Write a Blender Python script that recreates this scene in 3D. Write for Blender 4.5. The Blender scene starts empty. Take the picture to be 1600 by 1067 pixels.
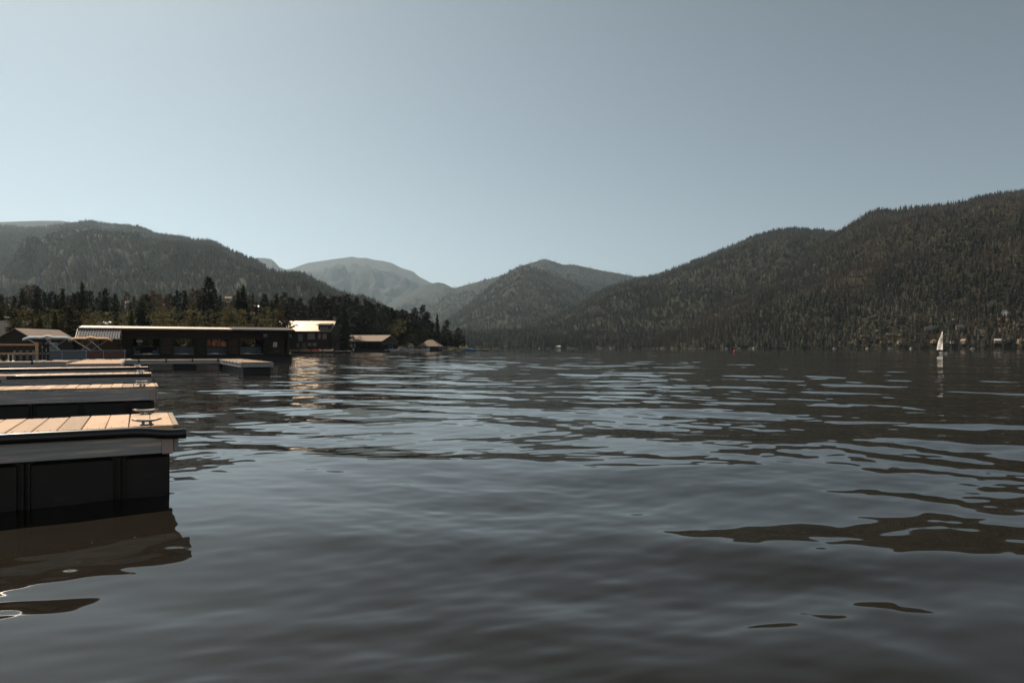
import bpy, bmesh, math, random
import numpy as np
from mathutils import Vector, Matrix, Euler

random.seed(7)
rng = np.random.default_rng(11)
scene = bpy.context.scene
COL = scene.collection
R = math.radians

# ---------------------------------------------------------------- camera
H = 1.4            # eye height above the lake, metres
F = 1067.0         # focal length in pixels of a 1600 px wide frame (24 mm)
HZ = 543.5         # pixel row of the horizon
cam_d = bpy.data.cameras.new('camera')
cam_d.lens = 24.0; cam_d.sensor_width = 36.0
cam_d.shift_y = (HZ - 533.5) / 1600.0
cam_d.clip_start = 0.1; cam_d.clip_end = 40000
cam = bpy.data.objects.new('camera', cam_d)
cam.location = (0, 0, H); cam.rotation_euler = (R(90), 0, 0)
COL.objects.link(cam); scene.camera = cam

# ---------------------------------------------------------------- sky, sun, exposure
SUN_AZ, SUN_EL = R(42), R(46)      # sun ahead, 42 degrees left of the view axis
world = bpy.data.worlds.new('World'); scene.world = world; world.use_nodes = True
wn = world.node_tree.nodes; wl = world.node_tree.links
bg = wn['Background']
sky = wn.new('ShaderNodeTexSky'); sky.sky_type = 'NISHITA'; sky.sun_disc = False
sky.sun_elevation = SUN_EL; sky.sun_rotation = -SUN_AZ
sky.altitude = 2500; sky.air_density = 1.0; sky.dust_density = 1.5; sky.ozone_density = 1.0
hs = wn.new('ShaderNodeHueSaturation'); hs.inputs['Saturation'].default_value = 0.44
hs.inputs['Hue'].default_value = 0.468
wl.new(sky.outputs[0], hs.inputs['Color']); gm = wn.new('ShaderNodeGamma'); gm.inputs['Gamma'].default_value = 1.2     # the photograph's harder contrast
wl.new(hs.outputs[0], gm.inputs['Color']); wl.new(gm.outputs[0], bg.inputs['Color'])
bg.inputs['Strength'].default_value = 0.052
sd = bpy.data.lights.new('sun', 'SUN'); sd.energy = 5.0; sd.angle = R(0.53); sd.color = (1.0, 0.86, 0.70)
sun = bpy.data.objects.new('sun', sd); COL.objects.link(sun)
sdir = Vector((-math.sin(SUN_AZ) * math.cos(SUN_EL), math.cos(SUN_AZ) * math.cos(SUN_EL), math.sin(SUN_EL)))
sun.rotation_euler = sdir.to_track_quat('Z', 'Y').to_euler()
sun.location = (-60, 60, 80)
vs = scene.view_settings
vs.view_transform = 'Standard'; vs.look = 'None'; vs.gamma = 1.0; vs.exposure = 0.10
vs.use_curve_mapping = False
scene.cycles.max_bounces = 6; scene.cycles.transparent_max_bounces = 8
scene.cycles.volume_bounces = 1
scene.cycles.use_denoising = True

# ---------------------------------------------------------------- helpers
def W(px, py, Y):
    """the point Y metres ahead that the photograph shows at (px, py)"""
    return Vector(((px - 800) / F * Y, Y, H - (py - HZ) / F * Y))

def tag(o, label=None, cat=None, group=None, kind=None):
    if label: o['label'] = label
    if cat: o['category'] = cat
    if group: o['group'] = group
    if kind: o['kind'] = kind
    return o

def thing(name, label, cat, loc=(0, 0, 0), rz=0.0, group=None):
    o = bpy.data.objects.new(name, None); COL.objects.link(o)
    o.location = loc; o.rotation_euler = (0, 0, rz); o.empty_display_size = 0.2
    return tag(o, label, cat, group)

def link(name, me, parent=None, loc=None, rz=None):
    o = bpy.data.objects.new(name, me); COL.objects.link(o)
    if parent: o.parent = parent
    if loc is not None: o.location = loc
    if rz is not None: o.rotation_euler = (0, 0, rz)
    return o

def copy_tree(o, parent=None):
    c = o.copy(); COL.objects.link(c); c.parent = parent
    for ch in list(o.children): copy_tree(ch, c)
    return c

class MB:
    """collects shapes, links them as ONE mesh object"""
    def __init__(s): s.v = []; s.f = []; s.mi = []
    def add(s, vs_, fs, mi=0):
        n = len(s.v); s.v += [tuple(v) for v in vs_]
        s.f += [tuple(i + n for i in f) for f in fs]; s.mi += [mi] * len(fs); return s
    def box(s, c, d, rz=0, mi=0, bev=0.0, ry=0, rx=0):
        hx, hy, hz = d[0] / 2, d[1] / 2, d[2] / 2
        if bev:
            b = min(bev, hx * .9, hy * .9, hz * .9); vv = []
            for z, ins in ((-hz, b), (-hz + b, 0), (hz - b, 0), (hz, b)):
                for sx, sy in ((-1, -1), (1, -1), (1, 1), (-1, 1)):
                    vv.append((sx * (hx - ins), sy * (hy - ins), z))
            ff = [(3, 2, 1, 0), (12, 13, 14, 15)]
            for k in range(3):
                for i in range(4):
                    j = (i + 1) % 4; ff.append((k * 4 + i, k * 4 + j, k * 4 + 4 + j, k * 4 + 4 + i))
        else:
            vv = [(sx * hx, sy * hy, sz * hz) for sz in (-1, 1) for sx, sy in ((-1, -1), (1, -1), (1, 1), (-1, 1))]
            ff = [(3, 2, 1, 0), (4, 5, 6, 7), (0, 1, 5, 4), (1, 2, 6, 5), (2, 3, 7, 6), (3, 0, 4, 7)]
        m = Matrix.Translation(Vector(c)) @ Euler((rx, ry, rz)).to_matrix().to_4x4()
        return s.add([m @ Vector(p) for p in vv], ff, mi)
    def bar(s, a, b, w, h=None, mi=0):
        a, b = Vector(a), Vector(b); h = h or w; d = (b - a).normalized()
        u = d.cross(Vector((0, 0, 1)));
        if u.length < 1e-4: u = Vector((1, 0, 0))
        u.normalize(); n = u.cross(d)
        vv = [p + u * (i * w / 2) + n * (j * h / 2) for p in (a, b) for i, j in ((-1, -1), (1, -1), (1, 1), (-1, 1))]
        return s.add(vv, [(3, 2, 1, 0), (4, 5, 6, 7), (0, 1, 5, 4), (1, 2, 6, 5), (2, 3, 7, 6), (3, 0, 4, 7)], mi)
    def tube(s, pts, r, n=6, mi=0, cap=True):
        pts = [Vector(p) for p in pts]; rr = r if hasattr(r, '__len__') else [r] * len(pts); vv = []; ff = []
        for i, p in enumerate(pts):
            d = (pts[min(i + 1, len(pts) - 1)] - pts[max(i - 1, 0)]).normalized()
            u = d.cross(Vector((0, 0, 1)))
            if u.length < 1e-3: u = d.cross(Vector((0, 1, 0)))
            u.normalize(); w = u.cross(d)
            for k in range(n):
                a = 2 * math.pi * k / n; vv.append(p + (u * math.cos(a) + w * math.sin(a)) * rr[i])
        for i in range(len(pts) - 1):
            for k in range(n):
                j = (k + 1) % n; ff.append((i * n + k, i * n + j, (i + 1) * n + j, (i + 1) * n + k))
        if cap: ff += [tuple(range(n))[::-1], tuple((len(pts) - 1) * n + k for k in range(n))]
        return s.add(vv, ff, mi)
    def ell(s, c, r, n=10, m=6, mi=0):
        vv = [(c[0], c[1], c[2] - r[2])]; ff = []
        for i in range(1, m):
            t = -math.pi / 2 + math.pi * i / m
            for k in range(n):
                a = 2 * math.pi * k / n
                vv.append((c[0] + r[0] * math.cos(t) * math.cos(a), c[1] + r[1] * math.cos(t) * math.sin(a), c[2] + r[2] * math.sin(t)))
        vv.append((c[0], c[1], c[2] + r[2])); top = len(vv) - 1
        for k in range(n):
            j = (k + 1) % n; ff.append((0, 1 + j, 1 + k)); ff.append((top, top - n + k, top - n + j))
            for i in range(m - 2): ff.append((1 + i * n + k, 1 + i * n + j, 1 + (i + 1) * n + j, 1 + (i + 1) * n + k))
        return s.add(vv, ff, mi)
    def poly(s, pts, off, mi=0):
        """a flat outline made thick by the vector off"""
        pts = [Vector(p) for p in pts]; off = Vector(off); n = len(pts)
        vv = pts + [p + off for p in pts]
        ff = [tuple(range(n))[::-1], tuple(range(n, 2 * n))] + [(i, (i + 1) % n, n + (i + 1) % n, n + i) for i in range(n)]
        return s.add(vv, ff, mi)
    def mesh(s, name, mats):
        me = bpy.data.meshes.new(name); me.from_pydata(s.v, [], s.f)
        for m in (mats if isinstance(mats, (list, tuple)) else [mats]): me.materials.append(m)
        if any(s.mi): me.polygons.foreach_set('material_index', s.mi)
        bm = bmesh.new(); bm.from_mesh(me); bmesh.ops.recalc_face_normals(bm, faces=bm.faces); bm.to_mesh(me); bm.free()
        return me
    def build(s, name, mats, parent=None, smooth=False, loc=None, rz=None):
        me = s.mesh(name, mats)
        if smooth: me.polygons.foreach_set('use_smooth', [True] * len(me.polygons))
        return link(name, me, parent, loc, rz)

def mesh_np(name, v, faces4, mat, smooth=True):
    me = bpy.data.meshes.new(name)
    nv, nf = len(v), len(faces4)
    me.vertices.add(nv); me.vertices.foreach_set('co', np.asarray(v, np.float32).ravel())
    k = faces4.shape[1]
    me.loops.add(nf * k); me.loops.foreach_set('vertex_index', faces4.astype(np.int32).ravel())
    me.polygons.add(nf); me.polygons.foreach_set('loop_start', np.arange(0, nf * k, k, dtype=np.int32))
    me.polygons.foreach_set('use_smooth', np.full(nf, smooth))
    me.update(calc_edges=True); me.validate()
    if mat: me.materials.append(mat)
    return me

def grid_faces(nu, nv):
    i, j = np.meshgrid(np.arange(nu - 1), np.arange(nv - 1), indexing='ij')
    a = i * nv + j
    return np.stack([a, a + nv, a + nv + 1, a + 1], -1).reshape(-1, 4)

def vnoise(x, y, seed=0):
    xi = np.floor(x).astype(np.int64); yi = np.floor(y).astype(np.int64); xf = x - xi; yf = y - yi
    def h(a, b):
        n = (a * 374761393 + b * 668265263 + seed * 974634721) & 0xffffffff
        n = ((n ^ (n >> 13)) * 1274126177) & 0xffffffff
        return ((n ^ (n >> 16)) & 0xffff) / 65535.0
    u = xf * xf * xf * (xf * (xf * 6 - 15) + 10); w = yf * yf * yf * (yf * (yf * 6 - 15) + 10)
    return (h(xi, yi) * (1 - u) + h(xi + 1, yi) * u) * (1 - w) + (h(xi, yi + 1) * (1 - u) + h(xi + 1, yi + 1) * u) * w
def fbm(x, y, o=4, seed=0):
    s = 0; a = 0.5; t = 0
    for k in range(o): s = s + a * vnoise(x, y, seed + k); t += a; a *= 0.5; x = x * 2.03 + 17.1; y = y * 2.03 + 5.7
    return s / t

# ---------------------------------------------------------------- materials
def nodes_of(m): return m.node_tree.nodes, m.node_tree.links
def mat(name, c1, c2=None, rough=0.7, metal=0.0, scale=3.0, stretch=(1, 1, 1), bump=0.0, spec=0.5, c3=None, detail=5.0, contrast=0.25, coat=0.0, perobj=0.0):
    m = bpy.data.materials.new(name); m.use_nodes = True; n, l = nodes_of(m); b = n['Principled BSDF']
    b.inputs['Roughness'].default_value = rough; b.inputs['Metallic'].default_value = metal
    b.inputs['Specular IOR Level'].default_value = spec; b.inputs['Coat Weight'].default_value = coat
    c2 = c2 or tuple(x * 0.7 for x in c1)
    tc = n.new('ShaderNodeTexCoord'); mp = n.new('ShaderNodeMapping'); mp.inputs['Scale'].default_value = stretch
    l.new(tc.outputs['Object'], mp.inputs['Vector'])
    nz = n.new('ShaderNodeTexNoise'); nz.inputs['Scale'].default_value = scale; nz.inputs['Detail'].default_value = detail
    nz.inputs['Roughness'].default_value = 0.62
    l.new(mp.outputs[0], nz.inputs['Vector'])
    if perobj:
        oi = n.new('ShaderNodeObjectInfo'); ad = n.new('ShaderNodeVectorMath'); ad.operation = 'ADD'
        mu = n.new('ShaderNodeMath'); mu.operation = 'MULTIPLY'; mu.inputs[1].default_value = 37.0
        l.new(oi.outputs['Random'], mu.inputs[0]); l.new(mp.outputs[0], ad.inputs[0]); l.new(mu.outputs[0], ad.inputs[1]); l.new(ad.outputs[0], nz.inputs['Vector'])
    rp = n.new('ShaderNodeValToRGB'); e = rp.color_ramp.elements
    e[0].position = 0.5 - contrast; e[0].color = (*c1, 1); e[1].position = 0.5 + contrast; e[1].color = (*c2, 1)
    if c3: x = e.new(0.5 + contrast * 0.4); x.color = (*c3, 1)
    l.new(nz.outputs['Fac'], rp.inputs[0]); out = rp.outputs[0]
    if perobj:
        hv = n.new('ShaderNodeHueSaturation'); mr = n.new('ShaderNodeMapRange')
        mr.inputs['To Min'].default_value = 1 - perobj; mr.inputs['To Max'].default_value = 1 + perobj
        l.new(oi.outputs['Random'], mr.inputs[0]); l.new(mr.outputs[0], hv.inputs['Value']); l.new(out, hv.inputs['Color']); out = hv.outputs[0]
    l.new(out, b.inputs['Base Color'])
    if bump:
        bp = n.new('ShaderNodeBump'); bp.inputs['Strength'].default_value = bump; bp.inputs['Distance'].default_value = 0.02
        l.new(nz.outputs['Fac'], bp.inputs['Height']); l.new(bp.outputs[0], b.inputs['Normal'])
    return m

def foliage_mat(name, ramp, transl=0.15):
    """ramp of leaf colours, one drawn per tree, small noise inside the crown"""
    m = bpy.data.materials.new(name); m.use_nodes = True; n, l = nodes_of(m)
    b = n['Principled BSDF']; b.inputs['Roughness'].default_value = 0.75; b.inputs['Specular IOR Level'].default_value = 0.2
    oi = n.new('ShaderNodeObjectInfo'); rp = n.new('ShaderNodeValToRGB'); e = rp.color_ramp.elements
    e[0].color = (*ramp[0], 1); e[1].color = (*ramp[-1], 1)
    for i, c in enumerate(ramp[1:-1]): x = e.new((i + 1) / (len(ramp) - 1)); x.color = (*c, 1)
    l.new(oi.outputs['Random'], rp.inputs[0])
    g = n.new('ShaderNodeNewGeometry'); nz = n.new('ShaderNodeTexNoise'); nz.inputs['Scale'].default_value = 0.8; nz.inputs['Detail'].default_value = 3
    l.new(g.outputs['Position'], nz.inputs['Vector'])
    mr = n.new('ShaderNodeMapRange'); mr.inputs['From Min'].default_value = .3; mr.inputs['From Max'].default_value = .7
    mr.inputs['To Min'].default_value = .6; mr.inputs['To Max'].default_value = 1.45; l.new(nz.outputs['Fac'], mr.inputs[0])
    hv = n.new('ShaderNodeHueSaturation'); l.new(rp.outputs[0], hv.inputs['Color']); l.new(mr.outputs[0], hv.inputs['Value'])
    l.new(hv.outputs[0], b.inputs['Base Color'])
    if transl:
        t = n.new('ShaderNodeBsdfTranslucent'); mx = n.new('ShaderNodeMixShader'); mx.inputs[0].default_value = transl
        l.new(hv.outputs[0], t.inputs['Color']); l.new(b.outputs[0], mx.inputs[1]); l.new(t.outputs[0], mx.inputs[2])
        l.new(mx.outputs[0], n['Material Output'].inputs['Surface'])
    return m

# ---------------------------------------------------------------- air
HAZE_TOP = 1650.0
hb = MB(); hb.box((0, 6000, (HAZE_TOP - 8) / 2), (26000, 17000, HAZE_TOP + 8))
hm = bpy.data.materials.new('air'); hm.use_nodes = True; n, l = nodes_of(hm); n.remove(n['Principled BSDF'])
pv = n.new('ShaderNodeVolumePrincipled'); pv.inputs['Density'].default_value = 4.5e-5
pv.inputs['Color'].default_value = (0.70, 0.88, 1.0, 1); pv.inputs['Anisotropy'].default_value = 0.62
l.new(pv.outputs[0], n['Material Output'].inputs['Volume'])
haze = hb.build('haze', hm); tag(haze, kind='stuff')

# ---------------------------------------------------------------- the lake
def water_material():
    m = bpy.data.materials.new('lake water'); m.use_nodes = True; n, l = nodes_of(m); b = n['Principled BSDF']
    b.inputs['Base Color'].default_value = (0.012, 0.0092, 0.0052, 1); b.inputs['Roughness'].default_value = 0.02
    b.inputs['IOR'].default_value = 1.333
    g = n.new('ShaderNodeNewGeometry')
    tot = None
    # fine ripples as random surface slopes, strongest in wind-ruffled patches
    for sc, st, sx, sy in ((1.0, 0.030, 0.75, 1.0), (3.0, 0.016, 0.45, 1.0), (9.0, 0.010, 0.45, 1.0)):
        mp = n.new('ShaderNodeMapping'); mp.inputs['Scale'].default_value = (sx, sy, 1); mp.inputs['Rotation'].default_value = (0, 0, R(14))
        l.new(g.outputs['Position'], mp.inputs['Vector'])
        nz = n.new('ShaderNodeTexNoise'); nz.inputs['Scale'].default_value = sc; nz.inputs['Detail'].default_value = 2.0
        l.new(mp.outputs[0], nz.inputs['Vector'])
        s1 = n.new('ShaderNodeVectorMath'); s1.operation = 'SUBTRACT'; s1.inputs[1].default_value = (.5, .5, .5); l.new(nz.outputs['Color'], s1.inputs[0])
        s2 = n.new('ShaderNodeVectorMath'); s2.operation = 'MULTIPLY'; s2.inputs[1].default_value = (st * 2, st * 2, 0); l.new(s1.outputs[0], s2.inputs[0])
        if tot is None: tot = s2.outputs[0]
        else:
            ad = n.new('ShaderNodeVectorMath'); ad.operation = 'ADD'; l.new(tot, ad.inputs[0]); l.new(s2.outputs[0], ad.inputs[1]); tot = ad.outputs[0]
    pz = n.new('ShaderNodeTexNoise'); pz.inputs['Scale'].default_value = 0.035; pz.inputs['Detail'].default_value = 2
    l.new(g.outputs['Position'], pz.inputs['Vector'])
    pr = n.new('ShaderNodeMapRange'); pr.inputs['From Min'].default_value = .35; pr.inputs['From Max'].default_value = .65
    pr.inputs['To Min'].default_value = .5; pr.inputs['To Max'].default_value = 1.3; l.new(pz.outputs['Fac'], pr.inputs[0])
    # calm beside the docks, livelier further out
    sp = n.new('ShaderNodeSeparateXYZ'); l.new(g.outputs['Position'], sp.inputs[0])
    dr = n.new('ShaderNodeMapRange'); dr.inputs['From Min'].default_value = 6; dr.inputs['From Max'].default_value = 45
    dr.inputs['To Min'].default_value = .30; dr.inputs['To Max'].default_value = 1.0; l.new(sp.outputs['Y'], dr.inputs[0])
    mm = n.new('ShaderNodeMath'); mm.operation = 'MULTIPLY'; l.new(pr.outputs[0], mm.inputs[0]); l.new(dr.outputs[0], mm.inputs[1])
    sc_ = n.new('ShaderNodeVectorMath'); sc_.operation = 'SCALE'; l.new(tot, sc_.inputs[0]); l.new(mm.outputs[0], sc_.inputs['Scale'])
    ad = n.new('ShaderNodeVectorMath'); ad.operation = 'ADD'; l.new(g.outputs['Normal'], ad.inputs[0]); l.new(sc_.outputs[0], ad.inputs[1])
    nn = n.new('ShaderNodeVectorMath'); nn.operation = 'NORMALIZE'; l.new(ad.outputs[0], nn.inputs[0]); l.new(nn.outputs[0], b.inputs['Normal'])
    # capillary ripples too fine to see one by one: a little of the surface scatters wider
    b2 = n.new('ShaderNodeBsdfPrincipled'); b2.inputs['Base Color'].default_value = (0.012, 0.0092, 0.0052, 1)
    b2.inputs['Roughness'].default_value = 0.36; b2.inputs['IOR'].default_value = 1.333; l.new(nn.outputs[0], b2.inputs['Normal'])
    mx = n.new('ShaderNodeMixShader'); mx.inputs[0].default_value = .05
    l.new(b.outputs[0], mx.inputs[1]); l.new(b2.outputs[0], mx.inputs[2]); l.new(mx.outputs[0], n['Material Output'].inputs['Surface'])
    return m

WAVES = []
def make_waves():
    r = np.random.default_rng(5)
    # crests run roughly across the view, swinging down to the right; a weaker set crosses them
    for lam, slope, th, spread, k in ((2.4, .0062, -24, 12, 6), (1.4, .0060, -26, 18, 7), (0.8, .0046, -14, 28, 9),
                                      (1.1, .0036, 40, 16, 5), (0.45, .0040, -8, 45, 11), (4.6, .0060, -14, 16, 5), (8.0, .0050, -8, 20, 4), (0.17, .0026, 40, 12, 7), (0.29, .0036, 34, 22, 8), (0.22, .0022, -35, 14, 6)):
        for _ in range(k):
            L = lam * r.uniform(.72, 1.38); a = R(th + r.normal(0, spread)); kk = 2 * math.pi / L
            # crest direction a -> travel direction is perpendicular
            WAVES.append((L, kk * -math.sin(a), kk * math.cos(a), slope * 1.5 / kk * r.uniform(.6, 1.3) , r.uniform(0, 6.28)))
make_waves()
def water():
    m = water_material()
    na, nr = 560, 1300
    ang = np.linspace(R(-62), R(62), na)
    rad = np.concatenate([1.2 * np.exp(np.linspace(0, math.log(330 / 1.2), nr - 12)), np.geomspace(400, 16000, 12)])
    A, Rr = np.meshgrid(ang, rad, indexing='ij')
    X = Rr * np.sin(A); Y = Rr * np.cos(A)
    step = Rr * (math.log(330 / 1.2) / (nr - 12))
    Z = np.zeros_like(X)
    warpx = (fbm(X * .13, Y * .13, 3, 3) - .5) * 2.4; warpy = (fbm(X * .13, Y * .13, 3, 9) - .5) * 2.4
    patch = 0.55 + 0.9 * fbm(X * .05 + 3, Y * .05, 3, 21)
    for L, kx, ky, amp, ph in WAVES:
        fade = np.clip((L / step - 2.5) / 3.0, 0, 1)
        Z += amp * fade * np.sin(kx * (X + warpx) + ky * (Y + warpy) + ph)
    calm = 1 - .62 * np.exp(-((X + 4.2) / 2.6) ** 2 - ((Y - 5.0) / 3.2) ** 2)     # lee of the docks
    Z *= calm * patch * np.clip((330 - Rr) / 150, 0, 1)
    v = np.stack([X, Y, Z], -1).reshape(-1, 3)
    f = grid_faces(na, nr)[:, ::-1]
    o = link('lake', mesh_np('lake', v, f, m)); tag(o, kind='structure')
    # the rest of the lake, all round, a little lower under the first sheet
    b = MB(); b.v = [(-12000, -2000, -.12), (12000, -2000, -.12), (12000, 14000, -.12), (-12000, 14000, -.12)]; b.f = [(0, 1, 2, 3)]; b.mi = [0]
    tag(b.build('lake_water', m), kind='structure')
water()
# ---------------------------------------------------------------- hills
def hill_mat(name, c1, c2, c3, sc):
    m = mat(name, c1, c2, rough=0.95, scale=sc, spec=0.1, c3=c3, detail=8, contrast=.22)
    return m
M_hill = hill_mat('forest floor', (.030, .030, .018), (.052, .044, .028), (.040, .037, .022), .012)
M_hill_far = hill_mat('far forest', (.022, .028, .019), (.050, .050, .034), (.034, .038, .025), .006)
M_rock_far = hill_mat('bare mountain', (.022, .028, .026), (.11, .10, .09), (.034, .040, .034), .0022)

def interp(pts, x): p = np.array(pts, float); return np.interp(x, p[:, 0], p[:, 1])

def hill(name, crest, Yc, Yf, m, nu=160, nv=60, rough=.10, tree_h=0.0, prof=1.15, seed=1, back=0.5, gully=60.0, ext=0, spur=.16):
    """a real ridge: a foot line, a crest line and a far side; crest/Yc/Yf are lists over the bearing (pixel column)"""
    x0, x1 = crest[0][0], crest[-1][0]
    px = np.linspace(x0, x1, nu)
    cy = interp(crest, px)
    yc = interp(Yc, px); yf = interp(Yf, px)
    zc = np.maximum(H + (HZ - cy) / F * yc - tree_h, 2.0)
    vv = np.concatenate([np.linspace(0, 1, nv), np.linspace(1, 2, nv // 3)[1:]])
    Vv, I = np.meshgrid(vv, np.arange(nu), indexing='xy')
    PX, YC, YF, ZC = px[I], yc[I], yf[I], zc[I]
    Yd = np.where(Vv <= 1, YF + (YC - YF) * Vv, YC + (YC - YF) * back * (Vv - 1))
    X = (PX - 800) / F * Yd
    h = np.where(Vv <= 1, np.clip(Vv, 0, 1) ** prof, np.clip(1 - (Vv - 1) * .9, 0, 1))
    Z = ZC * h
    env = np.where(Vv <= 1, 6.75 * Vv * np.clip(1 - Vv, 0, 1) ** 2, 0.0)
    g = fbm((X + .45 * Yd) / gully / 3.2 + seed * 7.3, Yd / gully / 9, 4, seed)
    ridged = 1 - np.abs(2 * g - 1) * 2
    Z += env * ZC * spur * ridged
    Z += env * ZC * rough * (fbm(X / gully, Yd / gully, 4, seed + 30) - .5) * 2
    lim = H + (ZC - H) / YC * Yd * (.86 + .14 * Vv)          # no spur rises above its own crest line
    Z = np.where(Vv < 1, np.where(Z > lim, lim - .15 * (Z - lim), Z), Z)
    Z = np.where(Vv <= 0, -2.0, Z)
    v = np.stack([X, Yd, Z], -1)
    f = grid_faces(nu, len(vv))
    o = link(name, mesh_np(name, v.reshape(-1, 3), f, m)); tag(o, kind='structure')
    return v, nv

# small trees for the far slopes (never linked themselves, only scattered)
def far_conifer(seed, thin=1.0, dead=False, mats=None):
    r = random.Random(seed); b = MB()
    b.tube([(0, 0, 0), (0, 0, .3), (0, 0, 1.0)], [.022, .017, .002], 4, mi=1, cap=False)
    nl = 7 if not dead else 5
    for i in range(nl):
        t = i / (nl - 1); z0 = .10 + .74 * t; rad = (.20 * (1 - t) ** .85 + .03) * thin * (0.55 if dead else 1) * r.uniform(.8, 1.15)
        hgt = .26 * (1 - .4 * t); k = 7; vv = [(0, 0, z0 + hgt)]
        for j in range(k):
            a = 2 * math.pi * (j + r.uniform(-.3, .3)) / k + i; q = rad * (r.uniform(.55, 1.15))
            vv.append((q * math.cos(a), q * math.sin(a), z0 + r.uniform(-.04, .04)))
            a2 = a + math.pi / k; q *= .45; vv.append((q * math.cos(a2), q * math.sin(a2), z0 + .07))
        n = 2 * k
        b.add(vv, [(0, 1 + j, 1 + (j + 1) % n) for j in range(n)])
    return b.mesh('far_conifer', mats)

M_needle = foliage_mat('slope needles', [(.020, .024, .014), (.030, .032, .017), (.036, .034, .018), (.050, .042, .023), (.066, .048, .028), (.026, .028, .016)], 0.0)
M_pale = foliage_mat('haze-paled needles', [(.09, .09, .055), (.115, .108, .068), (.135, .12, .078), (.155, .125, .088), (.10, .10, .064)], 0.0)  # paler copy of the needles; its colour stands in for haze over the left hill
M_dead = foliage_mat('beetle-killed needles', [(.11, .062, .036), (.115, .080, .052), (.085, .054, .034), (.125, .10, .072)], 0.0)
M_bark = mat('bark', (.05, .038, .028), (.11, .085, .065), rough=.95, scale=8, stretch=(1, 1, .25), spec=.1)
TREES = []
for i in range(6):
    dead = i >= 4
    me = far_conifer(50 + i, [1.0, .75, 1.2, .9, .8, 1.0][i], dead, [M_dead if dead else M_needle, M_bark])
    TREES.append(bpy.data.objects.new('slope_tree', me))
for i in range(4): TREES.append(bpy.data.objects.new('slope_tree', far_conifer(80 + i, [1.1, .9, 1.3, 1.0][i], False, [M_pale, M_bark])))

def scatter(name, pts, hs_, var, label=None):
    """one object: a wood too far off and too dense to count"""
    me = bpy.data.meshes.new(name); k = len(pts)
    me.vertices.add(k); me.vertices.foreach_set('co', np.asarray(pts, np.float32).ravel())
    a = me.attributes.new('scl', 'FLOAT_VECTOR', 'POINT')
    w = rng.uniform(.8, 1.25, k)
    a.data.foreach_set('vector', np.stack([hs_ * w, hs_ * w, hs_], -1).astype(np.float32).ravel())
    a = me.attributes.new('rot', 'FLOAT_VECTOR', 'POINT')
    a.data.foreach_set('vector', np.stack([rng.normal(0, .03, k), rng.normal(0, .03, k), rng.uniform(0, 6.28, k)], -1).astype(np.float32).ravel())
    a = me.attributes.new('var', 'INT', 'POINT'); a.data.foreach_set('value', np.asarray(var, np.int32))
    o = link(name, me); tag(o, label, kind='stuff')
    ng = bpy.data.node_groups.new(name, 'GeometryNodeTree')
    ng.interface.new_socket('Geometry', in_out='INPUT', socket_type='NodeSocketGeometry')
    ng.interface.new_socket('Geometry', in_out='OUTPUT', socket_type='NodeSocketGeometry')
    n, l = ng.nodes, ng.links
    gi = n.new('NodeGroupInput'); go = n.new('NodeGroupOutput'); ip = n.new('GeometryNodeInstanceOnPoints')
    gj = n.new('GeometryNodeGeometryToInstance')
    for t in reversed(TREES):
        oi = n.new('GeometryNodeObjectInfo'); oi.inputs['Object'].default_value = t
        l.new(oi.outputs['Geometry'], gj.inputs[0])
    l.new(gi.outputs[0], ip.inputs['Points']); l.new(gj.outputs[0], ip.inputs['Instance']); ip.inputs['Pick Instance'].default_value = True
    for nm, ty, so in (('scl', 'FLOAT_VECTOR', 'Scale'), ('rot', 'FLOAT_VECTOR', 'Rotation'), ('var', 'INT', 'Instance Index')):
        at = n.new('GeometryNodeInputNamedAttribute'); at.data_type = ty; at.inputs['Name'].default_value = nm
        l.new(at.outputs['Attribute'], ip.inputs[so])
    l.new(ip.outputs[0], go.inputs[0])
    md = o.modifiers.new('wood', 'NODES'); md.node_group = ng
    return o

def on_hill(v, count, vmax=1.12, nv=60, vmin=0.0):
    """random points on the slope mesh v, even over its area"""
    vi = int((nv - 1) * min(vmax, 1) + (max(vmax - 1, 0) * (nv // 3))); v0 = int((nv - 1) * vmin)
    p = v[:, v0:vi + 1]; nu, nw = p.shape[:2]
    e1 = p[1:, :-1] - p[:-1, :-1]; e2 = p[:-1, 1:] - p[:-1, :-1]
    ar = np.linalg.norm(np.cross(e1, e2), axis=-1).ravel(); c = np.cumsum(ar) / ar.sum()
    q = np.searchsorted(c, rng.random(count)); i, j = np.divmod(q, nw - 1)
    a, b = rng.random(count)[:, None], rng.random(count)[:, None]
    P = p[i, j] * (1 - a) * (1 - b) + p[i + 1, j] * a * (1 - b) + p[i, j + 1] * (1 - a) * b + p[i + 1, j + 1] * a * b
    return P

def wood(name, v, count, hmin, hmax, dead=.2, gap=.40, gs=70.0, vmax=1.1, nv=60, vmin=0.0, seed=1, label=None, pale=.25):
    P = on_hill(v, count, vmax, nv, vmin)
    d = fbm(P[:, 0] / gs + 11, P[:, 1] / gs, 4, seed)
    keep = d + rng.normal(0, .10, count) > gap
    P = P[keep]; k = len(P)
    hh = rng.uniform(hmin, hmax, k) * (0.8 + .5 * fbm(P[:, 0] / 120, P[:, 1] / 120, 3, seed + 5)) * np.where(rng.random(k) < .06, 1.25, 1)
    dd = fbm(P[:, 0] / 140 + 40, P[:, 1] / 140, 4, seed + 9)
    isd = rng.random(k) < np.clip(dead + (dd - .5) * 1.6, 0.02, .9)
    var = np.where(isd, rng.integers(4, 6, k), rng.integers(0, 4, k))
    pl = ~isd & (rng.random(k) < np.clip(pale + (fbm(P[:, 0] / 90 + 7, P[:, 1] / 90, 3, seed + 2) - .5) * 2, 0, 1))
    var = np.where(pl, rng.integers(6, 10, k), var)
    P[:, 2] -= .3
    return scatter(name, P, hh, var, label)

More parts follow.
